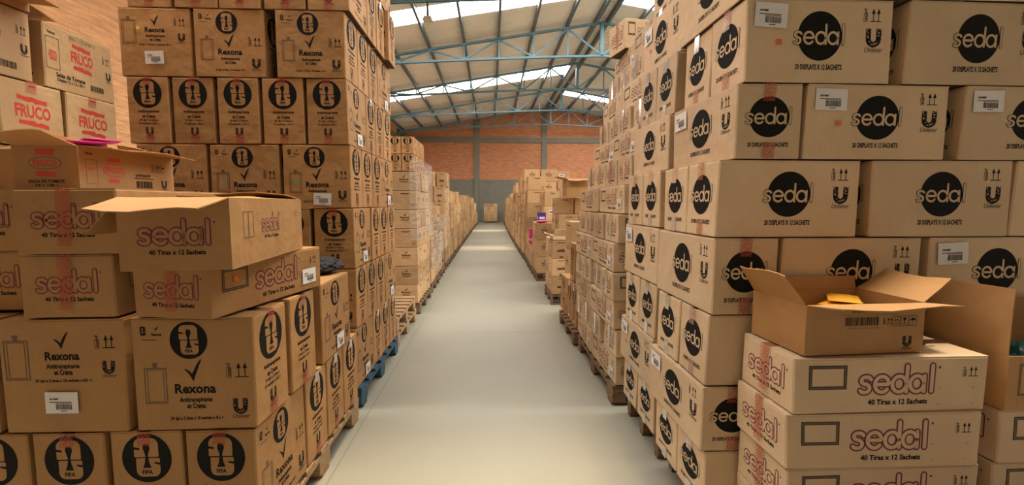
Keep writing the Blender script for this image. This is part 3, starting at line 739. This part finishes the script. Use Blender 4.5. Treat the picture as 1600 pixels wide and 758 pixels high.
def lump(name, loc, size, m, label, cat, seed=1, rough=.25, group=None):
    """crumpled soft thing"""
    bm = bmesh.new(); bmesh.ops.create_icosphere(bm, subdivisions=4, radius=1)
    from mathutils import noise
    for v in bm.verts:
        n = noise.noise(v.co * 1.7 + Vector((seed, 0, 0))) * rough + noise.noise(v.co * 5 + Vector((0, seed, 0))) * rough * .45
        c = v.co * (1 + n); c.x *= size[0] / 2; c.y *= size[1] / 2; c.z = max(c.z, -.8) * size[2] / 1.8 + size[2] * .8 / 1.8; v.co = c
    for f in bm.faces: f.smooth = False
    o = link(name, mesh_of(bm, name, m)); o.location = loc; tag(o, label, cat, group); return o
def packet(loc, rot, size, m, label, group, name='sachet_strip', tilt=(0, 0)):
    bm = bmesh.new(); nx, ny = 6, 4; T = []
    for s in (1, -1):
        T.append([[bm.verts.new((size[0] * (i / nx - .5), size[1] * (j / ny - .5), size[2] * .5 * s * (math.sin(math.pi * i / nx) * math.sin(math.pi * j / ny)) ** .4 + .0006 * s)) for j in range(ny + 1)] for i in range(nx + 1)])
    for s, g in enumerate(T):
        for i in range(nx):
            for j in range(ny):
                q = [g[i][j], g[i + 1][j], g[i + 1][j + 1], g[i][j + 1]]; bm.faces.new(q if s == 0 else q[::-1])
    for i in range(nx):
        for j in (0, ny): bm.faces.new([T[0][i][j], T[1][i][j], T[1][i + 1][j], T[0][i + 1][j]])
    for j in range(ny):
        for i in (0, nx): bm.faces.new([T[0][i][j], T[0][i][j + 1], T[1][i][j + 1], T[1][i][j]])
    bmesh.ops.recalc_face_normals(bm, faces=bm.faces[:])
    o = link(name, mesh_of(bm, name, m)); o.location = loc; o.rotation_euler = (*tilt, R(rot)); tag(o, label, 'sachets', group); return o

# ------------------------------------------------------------------ right: circle-logo towers beside the camera
zc = [.15, .405, .675, .965, 1.27, 1.57, 1.855, 2.165, 2.465, 2.765]
hc = [b - a for a, b in zip(zc[:-1], zc[1:])]
def rowsof(spec, z, h): return [dict(z=z[i], h=h[i], x=s[0], s=s[1], f=s[2] if len(s) > 2 else [], **(s[3] if len(s) > 3 else {})) for i, s in enumerate(spec)]
near_right = [
    (.845, ['E', 'E'], ['L', 'L']),
    (.825, ['LL'], ['E', 'L']),
    (.84, ['E', 'E'], ['L', 'L']),
    (.85, ['L'], ['E', .005, 'L', .02, 'LL', 'L']),
    (.855, ['E', 'E'], ['L', .035, 'L', 'L']),
    (.915, ['LL'], ['E', .005, 'LLo', .045, 'LL', 'L']),
    (.94, ['E', 'E'], ['LLo', .045, 'L', 'L']),
    (.93, ['L'], ['E', 'LL', 'L', 'L']),
]
tower('C', 1, 1.68, rowsof(near_right, zc, hc), 'nearest right tower', 'circle-logo cartons in the right-hand towers')
mid_right = [
    (.86, ['E', .02, 'E']), (.845, ['LLo'],), (.855, ['E', 'E']), (.86, ['LL']), (.86, ['E', 'E']), (.90, ['L']), (.925, ['E', 'E']), (.95, ['LLo'], ['E', 'L']), (.99, ['E', 'E'], ['L', 'L'])]
tower('C', 1, 2.285, rowsof(mid_right, [z + .005 for z in zc], hc), 'second right tower', 'circle-logo cartons in the right-hand towers')
pallet('old', .935, 2.05, 1.72, 2.24, 0, 'wooden pallet under the nearest right tower')
pallet('old', .905, 2.03, 2.30, 2.86, 0, 'wooden pallet under the second right tower')
# third right tower: flat outlined-logo cartons stepping back as they rise
S3 = []
z = .15; i = 0
while z < 2.6:
    X = .80 + max(0, z - 1.1) * .22
    if i % 2 == 0: s = ['LL', .0, 'L' if i % 4 else 'LL']
    else: s = [['E', .04, 'E', .07, 'E', .01, 'E'], ['E', .06, 'E', .03, 'E', .02, 'E'], ['E', .02, 'EL', .05, 'E', .04, 'E']][(i // 2) % 3]
    S3.append(dict(z=z, h=.197, x=X + rnd.uniform(-.008, .012), s=s, f=[])); z += .197; i += 1
tower('S', 1, 2.95, S3, 'third right tower', 'flat outlined-logo cartons', .045)
pallet('old', .83, 2.0, 2.96, 4.2, 0, 'worn wooden pallet under the third right tower of flat cartons')
carton('S', 1.27, 4.05, 2.713, 12, 'single flat carton jutting into the aisle on top of the third right tower', 'flat outlined-logo cartons', 0, (.34, .30, .25))

for lc, lb in (((1.452, 1.80, 1.30), 'crumpled torn paper in the gap between two circle-logo cartons, third row from top'), ((1.79, 1.82, 1.60), 'crumpled torn paper sticking out beside a labelled circle-logo carton, second row from top')):
    lump('torn_paper', lc, (.03, .14, .13), LIGHT, lb, 'paper', 7, .35)
# foreground right: flat cartons with an opened one on top
for k_, (dx, dy, rt) in enumerate(((.01, .01, .4), (.0, .0, 0), (-.012, -.006, -.6), (.0, .0, .3))):
    carton('S', .975 + .335 + dx, 1.385 + .155 + dy - .02, .146 + .1885 * k_, rt, 'flat outlined-logo carton, %s of the near right foreground pile' % ['bottom', 'second from bottom', 'second from top', 'top'][k_],
           'foreground outlined-logo cartons', k_ % 2, (.67, .305, .188))
for k_ in range(3):
    carton('S', 1.70 + .335, 1.385 + .155 - .02 + .01 * (k_ % 2), .146 + .1885 * k_, (-.5, .4, 0)[k_], 'flat outlined-logo carton at the right edge, %s below the opened one' % ['third', 'second', 'directly'][k_], 'foreground outlined-logo cartons', 1, (.67, .305, .188))
pallet('old', .97, 2.3, .45, 1.655, 0, 'wooden pallet under the near right foreground pile')
def art_small(p, L, H):
    p.text('LAB 69735252', .0, .88 * H, .10, .010, K, 1, True); p.rect(-.09, .12, .79 * H, .80 * H, G_); barcode(p, -.075, .045, .58 * H, .75 * H); p.rect(-.07, .05, .52 * H, .53 * H, G_)
    handling_icons(p, .095, .55 * H, .028); ulogo(p, .155, .24 * H, .034); arrows(p, .085, .66 * H, .02, K, True)
open_carton('open_carton', .43, .27, .165, (1.225, 1.53, .903), 3.5, 'opened brown carton with raised flaps and amber sachets on the right foreground pile', None, KRAFT,
            [('F', lambda p: art_small(p, .43, .165))], {'F': (84, .13), 'B': (2, .05), 'Rt': (58, .135), 'Lf': (35, .12)})
for i in range(3): packet((1.27 + .02 * i, 1.56 + .015 * i, 1.015 + .0165 * i), 15 + 20 * i, (.16, .10, .016), AMBER, 'amber sachet strip inside the opened carton, %s' % ['lowest', 'middle', 'uppermost'][i], 'amber sachets')
open_carton('open_carton', .62, .30, .185, (1.70 + .31, 1.51, .713), 0, 'opened carton at the right edge with a tall side flap standing up', None, KRAFT,
            [('F', lambda p: p.frame(-.27, -.15, .05, .16, .009, G_))], {'Lf': (-4, .22), 'B': (1, .13)})
for i in range(3): lump('green_bag', (1.80 + .18 * i, 1.51, .72), (.16, .2, .17), TEAL, ['dark green plastic pouch at left inside the right-edge opened carton', 'dark green plastic pouch in the middle of the right-edge opened carton', 'dark green plastic pouch farthest right in the opened carton'][i], 'pouch', i + 3, .2, 'green pouches')

# ------------------------------------------------------------------ left: deodorant towers
zr = [.15, .57, .972, 1.372, 1.78, 2.195, 2.61, 3.02]
hr = [b - a for a, b in zip(zr[:-1], zr[1:])] + [.405]
left_tower = [
    (.90, ['LL', 'E', 'E', 'E'], ['E', 'E', 'E']),
    (.89, ['E', 'E', 'E', 'LL'], ['L', 'L']),
    (.895, ['LLg', 'E', 'E', .01, 'E'], ['E', .01, 'E', 'E', 'L']),
    (.905, ['E', .015, 'E', .01, 'E', 'LL'], ['LLg', .012, 'Lg', .01, 'L']),
    (.912, ['LLg', 'E', 'E', .01, 'E'], ['E', .012, 'E', .01, 'E', .01, 'E', .01, 'E']),
    (.915, ['E', .01, 'E', .01, 'E', .02, 'LL'], ['L', .055, 'L', .01, 'LBy'], dict(over=.05)),
    (.885, ['L', 'E', .01, 'E', 'E'], ['E', 'E', .01, 'E', 'E', .02, 'E'], dict(over=.03)),
    (.88, ['E', 'E', 'E', 'L'], ['L', 'L', 'L'], dict(over=.03)),
]
tower('R', -1, 2.97, rowsof(left_tower, zr, hr), 'tall left tower', 'deodorant cartons in the tall left tower')
pallet('blue', -2.08, -.89, 3.0, 4.2, 0, 'blue painted pallet under the tall left tower')
pallet('pine', -2.08, -.91, 4.27, 5.35, 0, 'empty pine pallet, lower of two, beyond the tall left tower')
pallet('pine', -2.08, -.92, 4.29, 5.36, .1445, 'empty pine pallet, upper of two, beyond the tall left tower')
fore = [
    (.865, ['L', .01, 'E', 'E', 'E'], ['E', .005, 'E', .005, 'E', 'E', 'E']),
    (.855, ['E', .03, 'E', .10, 'LL'], ['L', .015, 'LB', .01, 'L']),
]
tower('R', -1, 1.62, rowsof(fore, [.15, .575], [.425, .42]), 'foreground left pile', 'deodorant cartons in the foreground left pile')
pallet('pine', -2.06, -.87, 1.68, 2.86, 0, 'pine pallet under the foreground left pile of deodorant cartons')
lump('black_bag', (-1.0, 2.68, .995), (.2, .22, .09), BLACKBAG, 'small crumpled black plastic bag on the foreground left pile', 'bag', 5, .3)
lump('black_bag', (-1.385, 3.1, 2.197), (.035, .12, .27), BLACKBAG, 'black plastic bag squeezed between two cartons high in the left tower', 'bag', 9, .12)
# outlined-logo cartons on the foreground pile
carton('T', -1.495, 1.62 + .345, .998, 90, 'outlined-logo carton under the one carrying the opened sauce carton', 'outlined-logo cartons left', 0, (.68, .32, .225))
carton('T', -1.465, 1.60 + .345, 1.226, 90.6, 'outlined-logo carton directly under the opened red-logo sauce carton', 'outlined-logo cartons left', 2, (.68, .335, .226))
carton('T', -1.875, 1.75 + .34, .998, 89, 'outlined-logo carton at left edge, recessed, lower of two', 'outlined-logo cartons left', 0, (.68, .32, .225))
carton('T', -1.87, 1.72 + .34, 1.226, 90, 'outlined-logo carton at left edge, recessed, upper of two', 'outlined-logo cartons left', 2, (.68, .32, .226))
ax = Vector((.13, .655)).normalized(); px = Vector((-ax.y, ax.x)); near = Vector((-.965, 1.56))
cB = near + ax * .335 + px * .153
carton('S', cB.x, cB.y, .9995, math.degrees(math.atan2(ax.y, ax.x)), 'flat outlined-logo carton with white label, skewed, under the opened one', 'outlined-logo cartons left', 5, (.67, .305, .192), 'Lo')
ax = Vector((-.075, .76)).normalized(); px = Vector((-ax.y, ax.x)); near = Vector((-.808, 1.425))
cA = near + ax * .345 + px * .158
def artA(p): outlined(p, .0, .115, .20)
open_carton('open_carton', .69, .315, .222, (cA.x, cA.y, 1.194), math.degrees(math.atan2(ax.y, ax.x)), 'opened outlined-logo carton with pale flap sticking out towards the camera', None, KRAFT,
            [('F', lambda p: (p.frame(-.255, -.215, .09, .18, .0035, G_), p.frame(-.2155, -.175, .09, .18, .0035, G_), outlined(p, -.02, .135, .17), arrows(p, .27, .165, .028, G_))), ('Lf', artA)],
            {'Lf': (103, .155), 'B': (140, .15), 'F': (-88, .155), 'Rt': (-80, .15)})

# red-logo sauce cartons far left
F3 = []
for i in range(7):
    z = .15 + .3025 * i; X = 2.13 if i > 2 else 2.29
    if i == 6: F3.append(dict(z=z, h=.312, x=X, s=['L', .05, 'L'], f=[]))
    elif i % 2: F3.append(dict(z=z, h=.302, x=X, s=['E', .005, 'E', .01, 'E'], f=[], dy=-.09))
    else: F3.append(dict(z=z, h=.302, x=X + .01, s=['L', .02, 'L'], f=[]))
tower('F', -1, 1.85, F3, 'left sauce stack', 'red-logo sauce cartons', .01)
pallet('old', -3.4, -2.29, 1.75, 2.8, 0, 'worn pallet under the left sauce stack')
open_carton('open_carton', .42, .31, .04, (-2.29, 2.05, 2.281), 89, 'opened carton on top of the left sauce stack, brown flap hanging over', None, KRAFT, [], {'F': (98, .155), 'Rt': (100, .15), 'B': (40, .15), 'Lf': (80, .15)})
def art_sauce_end(p):
    H = .16; p.poly([(.0 + .06 * math.cos(t), .6 * H + .024 * math.sin(t)) for t in [i * .3491 for i in range(18)]], G_); p.poly([(.0 + .056 * math.cos(t), .6 * H + .021 * math.sin(t)) for t in [i * .3491 for i in range(18)]], C0, 2)
    p.text('FRUCO', 0, .6 * H, .085, .024, RD, 3, True); p.poly([(-.035, .80 * H), (.03, .78 * H), (.035, .92 * H), (-.03, .93 * H)], RD, 3); p.poly([(-.03, .30 * H), (.03, .28 * H), (.04, .38 * H), (-.04, .42 * H)], RD, 3)
    p.text('SALSA DE TOMATE', 0, .18 * H, .13, .010, K, 1, True); p.text('24 x 120 g', 0, .08 * H, .085, .010, K, 1, True)
def art_sauce_long(p):
    H = .16; p.text('Vence:', -.205, .86 * H, .035, .009, K, 1, True); p.frame(-.22, -.17, .14 * H, .72 * H, .002, G_); p.text('FRUCO', -.195, .5 * H, .03, .008, RD, 1, True)
    p.poly([(-.09 + .055 * math.cos(t), .5 * H + .028 * math.sin(t)) for t in [i * .3491 for i in range(18)]], RD); p.poly([(-.09 + .052 * math.cos(t), .5 * H + .025 * math.sin(t)) for t in [i * .3491 for i in range(18)]], C0, 2)
    p.text('FRUCO', -.09, .5 * H, .085, .025, RD, 3, True); p.rect(-.12, -.06, .70 * H, .80 * H, RD, 1); p.rect(-.12, -.07, .18 * H, .28 * H, RD, 1)
    p.text('64943439', .06, .42 * H, .085, .012, K, 1, True); p.rect(.01, .12, .33 * H, .35 * H, K); barcode(p, .02, .11, .08 * H, .27 * H); handling_icons(p, .11, .55 * H, .026); ulogo(p, .185, .22 * H, .035)
open_carton('open_carton', .50, .235, .16, (-1.655, 1.76 + .25, 1.454), 90, 'opened red-logo sauce carton holding pink sachets, flaps splayed', None, KRAFT, [('Lf', art_sauce_end), ('F', art_sauce_long)],
            {'Lf': (72, .12), 'F': (92, .115), 'B': (4, .06), 'Rt': (80, .11)})
for i in range(6): packet((-1.66 + .015 * (i % 3), 1.93 + .04 * (i % 2), 1.585 + .0145 * i), 80 + 12 * i, (.17, .12, .013), PINK, 'pink sachet strip in the opened sauce carton, %s' % ['lowest', 'second from bottom', 'third from bottom', 'third from top', 'second from top', 'uppermost'][i], 'pink sachets')
open_carton('open_carton', .45, .21, .17, (-1.97, 2.0 + .22, 1.454), 90, 'dark opened carton behind the pink-sachet carton at the left edge', None, KRAFT, [('Lf', lambda p: p.text('E', .07, .09, .02, .022, K, 1, True))], {'Lf': (-70, .1), 'F': (60, .1), 'B': (-80, .1)})

# ------------------------------------------------------------------ farther stacks on both sides
def stack(sgn, x0, y0, nx, ny, nz, d, kind, where, group, base=.15, ragged=1, vs=None, pal='old', tape=False):
    wx, wy, h = d
    hts = {(i, j): max(1, nz - (rnd.randrange(ragged + 1) if ragged else 0)) for i in range(nx) for j in range(ny)}
    skew = rnd.uniform(-.015, .015)
    for i in range(nx):
        for j in range(ny):
            for q in range(hts[(i, j)]):
                if i and j and q < hts[(i, j)] - 2: continue
                lab = '%s, %s layer, %s, %s along, %s' % (DESC[kind], ORD[base > .5 and q or q], 'aisle-side' if i == 0 else POS[i] + ' from aisle', POS[j], where)
                e = rnd.uniform(0, .018)
                v = (vs[rnd.randrange(len(vs))] if vs else rnd.randrange(4))
                along = (wy >= wx)
                rot = ((90 if sgn < 0 else -90) if along else 0)
                L_, W2 = (wy, wx) if along else (wx, wy)
                carton(kind, sgn * (x0 + wx * (i + .5) + e * (i == 0) + skew * q * .3), y0 + wy * (j + .5), base + h * q, rot + rnd.uniform(-1, 1), lab, group, v, (L_ - .012, W2 - .012, h - .004), 'L' if rnd.random() < .22 and y0 < 9 else '', tape)
    if pal and base < .2: pallet(pal, *(sorted((sgn * x0, sgn * (x0 + nx * wx)))), y0 + .02, y0 + ny * wy - .02, 0, 'wooden pallet under the %s' % where)
GR, GL = 'cartons stacked along the right of the aisle', 'cartons stacked along the left of the aisle'
# right
low = [(.83, ['E', .01, 'E', .02, 'L'], ['L', 'L']), (.86, ['E', .03, 'E'], ['L', 'E'])]
tower('R', 1, 4.33, rowsof(low, [.15, .572], [.42, .41]), 'low right stack', 'deodorant cartons in the low right stack')
pallet('old', .80, 2.0, 4.27, 5.2, 0, 'wooden pallet under the low right deodorant stack')
open_carton('open_carton', .36, .26, .02, (1.12, 4.5, .985), -90, 'torn brown carton sheet with a raised curled flap on the low right stack', None, KRAFT, [], {'F': (38, .16)})
stack(1, .92, 5.28, 3, 1, 3, (.34, .42, .345), 'P', 'tall-carton stack right', GR, vs=[2, 0], ragged=0)
stack(1, .82, 6.05, 1, 2, 3, (.27, .42, .25), 'P', 'short printed column right', GR, vs=[3], ragged=0)
open_carton('open_carton', .38, .25, .05, (.965, 6.27, .905), -90, 'shallow opened carton with pale flap on the short printed column', None, LIGHT, [], {'Rt': (20, .1), 'F': (70, .1)})
stack(1, 1.02, 6.95, 4, 2, 5, (.33, .42, .27), 'P', 'brown stack right', GR, vs=[2, 0], ragged=1)
open_carton('open_carton', .40, .33, .28, (1.34, 7.2, 1.505), -90, 'opened brown carton with curled flap on top of the brown right stack', None, KRAFT, [], {'Rt': (115, .08), 'F': (75, .14), 'B': (30, .1)})
stack(1, .80, 7.95, 1, 2, 3, (.28, .44, .30), 'P', 'single column right', GR, vs=[2], ragged=0)
for nm, m, lc, lb in (('blue_box', NAVY, (.93, 8.35, 1.055), 'dark blue box on the single right column'), ('magenta_box', MAGENTA, (.83, 9.0, .6), 'magenta display box among cartons on the right')):
    bm = bmesh.new(); box_bm(bm, -.07, .07, -.12, .12, 0, .18 if nm == 'blue_box' else .3); bmesh.ops.bevel(bm, geom=bm.edges[:], offset=.004, segments=2, affect='EDGES')
    box_bm(bm, -.072, -.0705, -.09, .09, .06, .10, 1); box_bm(bm, -.05, .05, -.122, -.1205, .06, .10, 1)
    tag(link(nm, mesh_of(bm, nm, [m, WHITE])), lb, 'box').location = lc
packet((.92, 8.13, 1.078), 10, (.24, .2, .05), MAGENTA, 'flat magenta pack lying on the single right column', None, 'magenta_pack')
stack(1, .79, 8.86, 1, 2, 2, (.2, .5, .22), 'P', 'narrow column right', GR, vs=[2], ragged=0)
stack(1, 1.02, 8.9, 5, 2, 5, (.32, .44, .30), 'P', 'white-label stack right', GR, vs=[1, 1, 0], ragged=0)
stack(1, 1.5, 10.0, 4, 1, 6, (.34, .44, .32), 'P', 'printed stack right', GR, vs=[3, 1], ragged=1)
ry = [(.80, 10.0, 1, 2, 6, (.42, .50, .31)), (.78, 11.2, 4, 2, 7, (.42, .55, .30)), (.77, 12.55, 4, 2, 7, (.44, .58, .29)), (.76, 13.95, 4, 2, 6, (.42, .55, .32)), (.76, 15.3, 3, 2, 6, (.45, .58, .31)),
      (.76, 16.7, 3, 2, 6, (.42, .55, .30)), (.76, 18.0, 3, 2, 5, (.44, .58, .33)), (.77, 19.4, 3, 2, 5, (.42, .6, .32)), (.77, 20.9, 3, 2, 5, (.4, .6, .30)), (.78, 22.4, 3, 2, 5, (.42, .6, .31)),
      (.78, 24.0, 2, 2, 5, (.5, .6, .30)), (.80, 25.6, 2, 2, 5, (.5, .6, .31)), (.82, 27.4, 2, 2, 5, (.5, .6, .28)), (.84, 29.2, 2, 2, 4, (.5, .6, .3)), (.86, 31.0, 2, 2, 4, (.5, .6, .3))]
for q, (x0, y0, nx, ny, nz, d) in enumerate(ry):
    stack(1, x0, y0, nx, ny, nz, d, 'P', '%s far right stack' % POS[q], GR, vs=[(0, 2), (1, 2), (3, 0), (2, 0)][q % 4] + (2,), ragged=1)
# left
stack(-1, .91, 5.6, 2, 3, 7, (.31, .38, .235), 'P', 'film-wrapped left stack', GL, vs=[2, 0, 2], ragged=0)
def mini(sgn, x0, y0, nx, ny, nz, d, base, where):
    for i in range(nx):
        for j in range(ny):
            for q in range(nz):
                carton('R', sgn * (x0 + d[0] * (i + .5)), y0 + d[1] * (j + .5), base + d[2] * q, 90 + rnd.uniform(-2, 2), 'small deodorant carton, %s layer, %s, %s along, %s' % (ORD[q], 'aisle-side' if i == 0 else POS[i] + ' from aisle', POS[j], where), 'small deodorant cartons', 0, (d[1] - .008, d[0] - .008, d[2] - .004), '', False)
mini(-1, .95, 5.62, 2, 3, 2, (.155, .30, .21), 1.80, 'on film-wrapped stack')
stack(-1, .93, 6.95, 3, 2, 3, (.38, .5, .26), 'P', 'bulging film left stack', GL, vs=[2], ragged=0)
stack(-1, .95, 8.15, 3, 2, 4, (.36, .48, .30), 'P', 'white-label left stack', GL, vs=[1, 2, 1], ragged=1)
stack(-1, .96, 9.4, 2, 3, 6, (.24, .36, .32), 'P', 'tall slim left stack', GL, vs=[0, 3], ragged=1)
ly = [(.96, 10.7, 3, 2, 5, (.4, .55, .31)), (.97, 12.0, 3, 2, 5, (.4, .55, .30)), (.97, 13.3, 3, 2, 5, (.38, .55, .32)), (.97, 14.6, 2, 2, 5, (.42, .58, .30)), (.97, 16.0, 2, 2, 5, (.4, .58, .31)), (.97, 17.4, 2, 2, 5, (.42, .58, .31)),
      (.97, 18.8, 2, 2, 5, (.42, .6, .32)), (.97, 20.4, 2, 2, 5, (.42, .6, .31)), (.97, 22.0, 2, 2, 5, (.45, .6, .30)), (.96, 23.7, 2, 2, 5, (.45, .6, .31)), (.95, 25.5, 2, 2, 4, (.5, .6, .32)), (.94, 27.4, 2, 2, 4, (.5, .6, .32)), (.92, 29.4, 2, 2, 3, (.5, .6, .32))]
for q, (x0, y0, nx, ny, nz, d) in enumerate(ly):
    stack(-1, x0, y0, nx, ny, nz, d, 'P', '%s far left stack' % POS[q], GL, vs=[(0, 2), (3, 2), (2, 0), (1, 2)][q % 4], ragged=1)
# pallet load standing at the end of the aisle
for i in range(4):
    for q in range(5):
        carton('P', -.43 + .24 * i, 32.3, .15 + .25 * q, 0, 'carton, %s layer, %s from left, on the pallet closing the aisle end' % (ORD[q], POS[i]), 'cartons at the aisle end', 0, (.235, .5, .247), '', False)
pallet('old', -.56, .42, 32.0, 32.6, 0, 'dark pallet standing across the far end of the aisle')

# ------------------------------------------------------------------ leave out cartons nothing can be seen of (buried in the stacks)
import numpy as np
bpy.context.view_layer.update()
LO, HI = [], []
for o in ALL:
    bb = [o.matrix_world @ Vector(c) for c in o.bound_box]
    LO.append([min(p[i] for p in bb) for i in range(3)]); HI.append([max(p[i] for p in bb) for i in range(3)])
LO, HI = np.array(LO), np.array(HI)
gone = []; kept = []
for n_, o in enumerate(ALL):
    lo, hi = LO[n_], HI[n_]; inner = hi[0] if lo[0] < 0 else lo[0]; e = .012; pts = []
    for a in (.04, .3, .5, .7, .96):
        for b in (.04, .5, .96):
            pts.append((lo[0] + (hi[0] - lo[0]) * a, lo[1] - e, lo[2] + (hi[2] - lo[2]) * b))
            pts.append((inner + (e if lo[0] < 0 else -e), lo[1] + (hi[1] - lo[1]) * a, lo[2] + (hi[2] - lo[2]) * b))
            pts.append((lo[0] + (hi[0] - lo[0]) * a, lo[1] + (hi[1] - lo[1]) * b, hi[2] + e))
    P = np.array(pts); seen = False
    for ey in ((0, 0, 1.4), (-.4, 0, 1.4), (.4, 0, 1.5), (0, .1, 1.8), (0, 0, 1.0)):
        E0 = np.array(ey); D = (P - E0)[:, None, :]; D = np.where(abs(D) < 1e-9, 1e-9, D)
        t0 = (LO[None] + .006 - E0) / D; t1 = (HI[None] - .006 - E0) / D
        tn = np.minimum(t0, t1).max(2); tf = np.maximum(t0, t1).min(2)
        if (~((tn < tf) & (tf > 0) & (tn < .9999)).any(1)).any(): seen = True; break
    (kept if seen else gone).append((o, Vector(lo), Vector(hi)))
# what carries a visible carton stays
i = 0
while i < len(kept):
    o, lo, hi = kept[i]; i += 1
    for g in list(gone):
        _, l2, h2 = g
        if abs(h2.z - lo.z) < .03 and min(hi.x, h2.x) - max(lo.x, l2.x) > .35 * (hi.x - lo.x) and min(hi.y, h2.y) - max(lo.y, l2.y) > .35 * (hi.y - lo.y): gone.remove(g); kept.append(g)
gone = [g[0] for g in gone]
print('cartons', len(ALL), 'left out', len(gone))
for o in gone:
    for ch in list(o.children): bpy.data.objects.remove(ch)
    bpy.data.objects.remove(o)

# ------------------------------------------------------------------ stretch film
def film(path, z0, z1, label, seed, amp=.012):
    from mathutils import noise
    bm = bmesh.new(); pts = []
    for (a, b) in zip(path[:-1], path[1:]):
        n = max(2, int((Vector(b) - Vector(a)).length / .05))
        for i in range(n): pts.append(Vector(a).lerp(Vector(b), i / n))
    pts.append(Vector(path[-1])); nz = int((z1 - z0) / .05); g = []
    for i, p in enumerate(pts):
        d = (pts[min(i + 1, len(pts) - 1)] - pts[max(i - 1, 0)]).normalized(); nrm = Vector((d.y, -d.x))
        g.append([bm.verts.new((*(p + nrm * abs(noise.noise(Vector((i * .3, j * .45, seed)))) * amp * 2), z0 + (z1 - z0) * j / nz)) for j in range(nz + 1)])
    for i in range(len(pts) - 1):
        for j in range(nz): bm.faces.new([g[i][j], g[i + 1][j], g[i + 1][j + 1], g[i][j + 1]]).smooth = True
    tag(link('stretch_film', mesh_of(bm, 'stretch_film', FILM)), label, 'film', 'stretch film around pallet loads')
film([(-1.0, 5.575), (-.885, 5.575), (-.885, 6.77), (-1.5, 6.77)], .95, 1.95, 'clear stretch film around the tall left stack topped with small cartons', 1)
film([(-2.05, 6.92), (-.905, 6.92), (-.905, 7.98)], -.0 + .35, .92, 'clear stretch film around the bulging low left stack', 2, .03)
film([(-2.0, 8.12), (-.92, 8.12), (-.92, 9.14)], .5, 1.2, 'clear stretch film around the white-label left stack', 3)
lump('plastic_cover', (-1.22, 7.3, .932), (.55, .8, .22), FILM, 'bulging glossy clear plastic cover on the low left stack', 'cover', 4, .2)
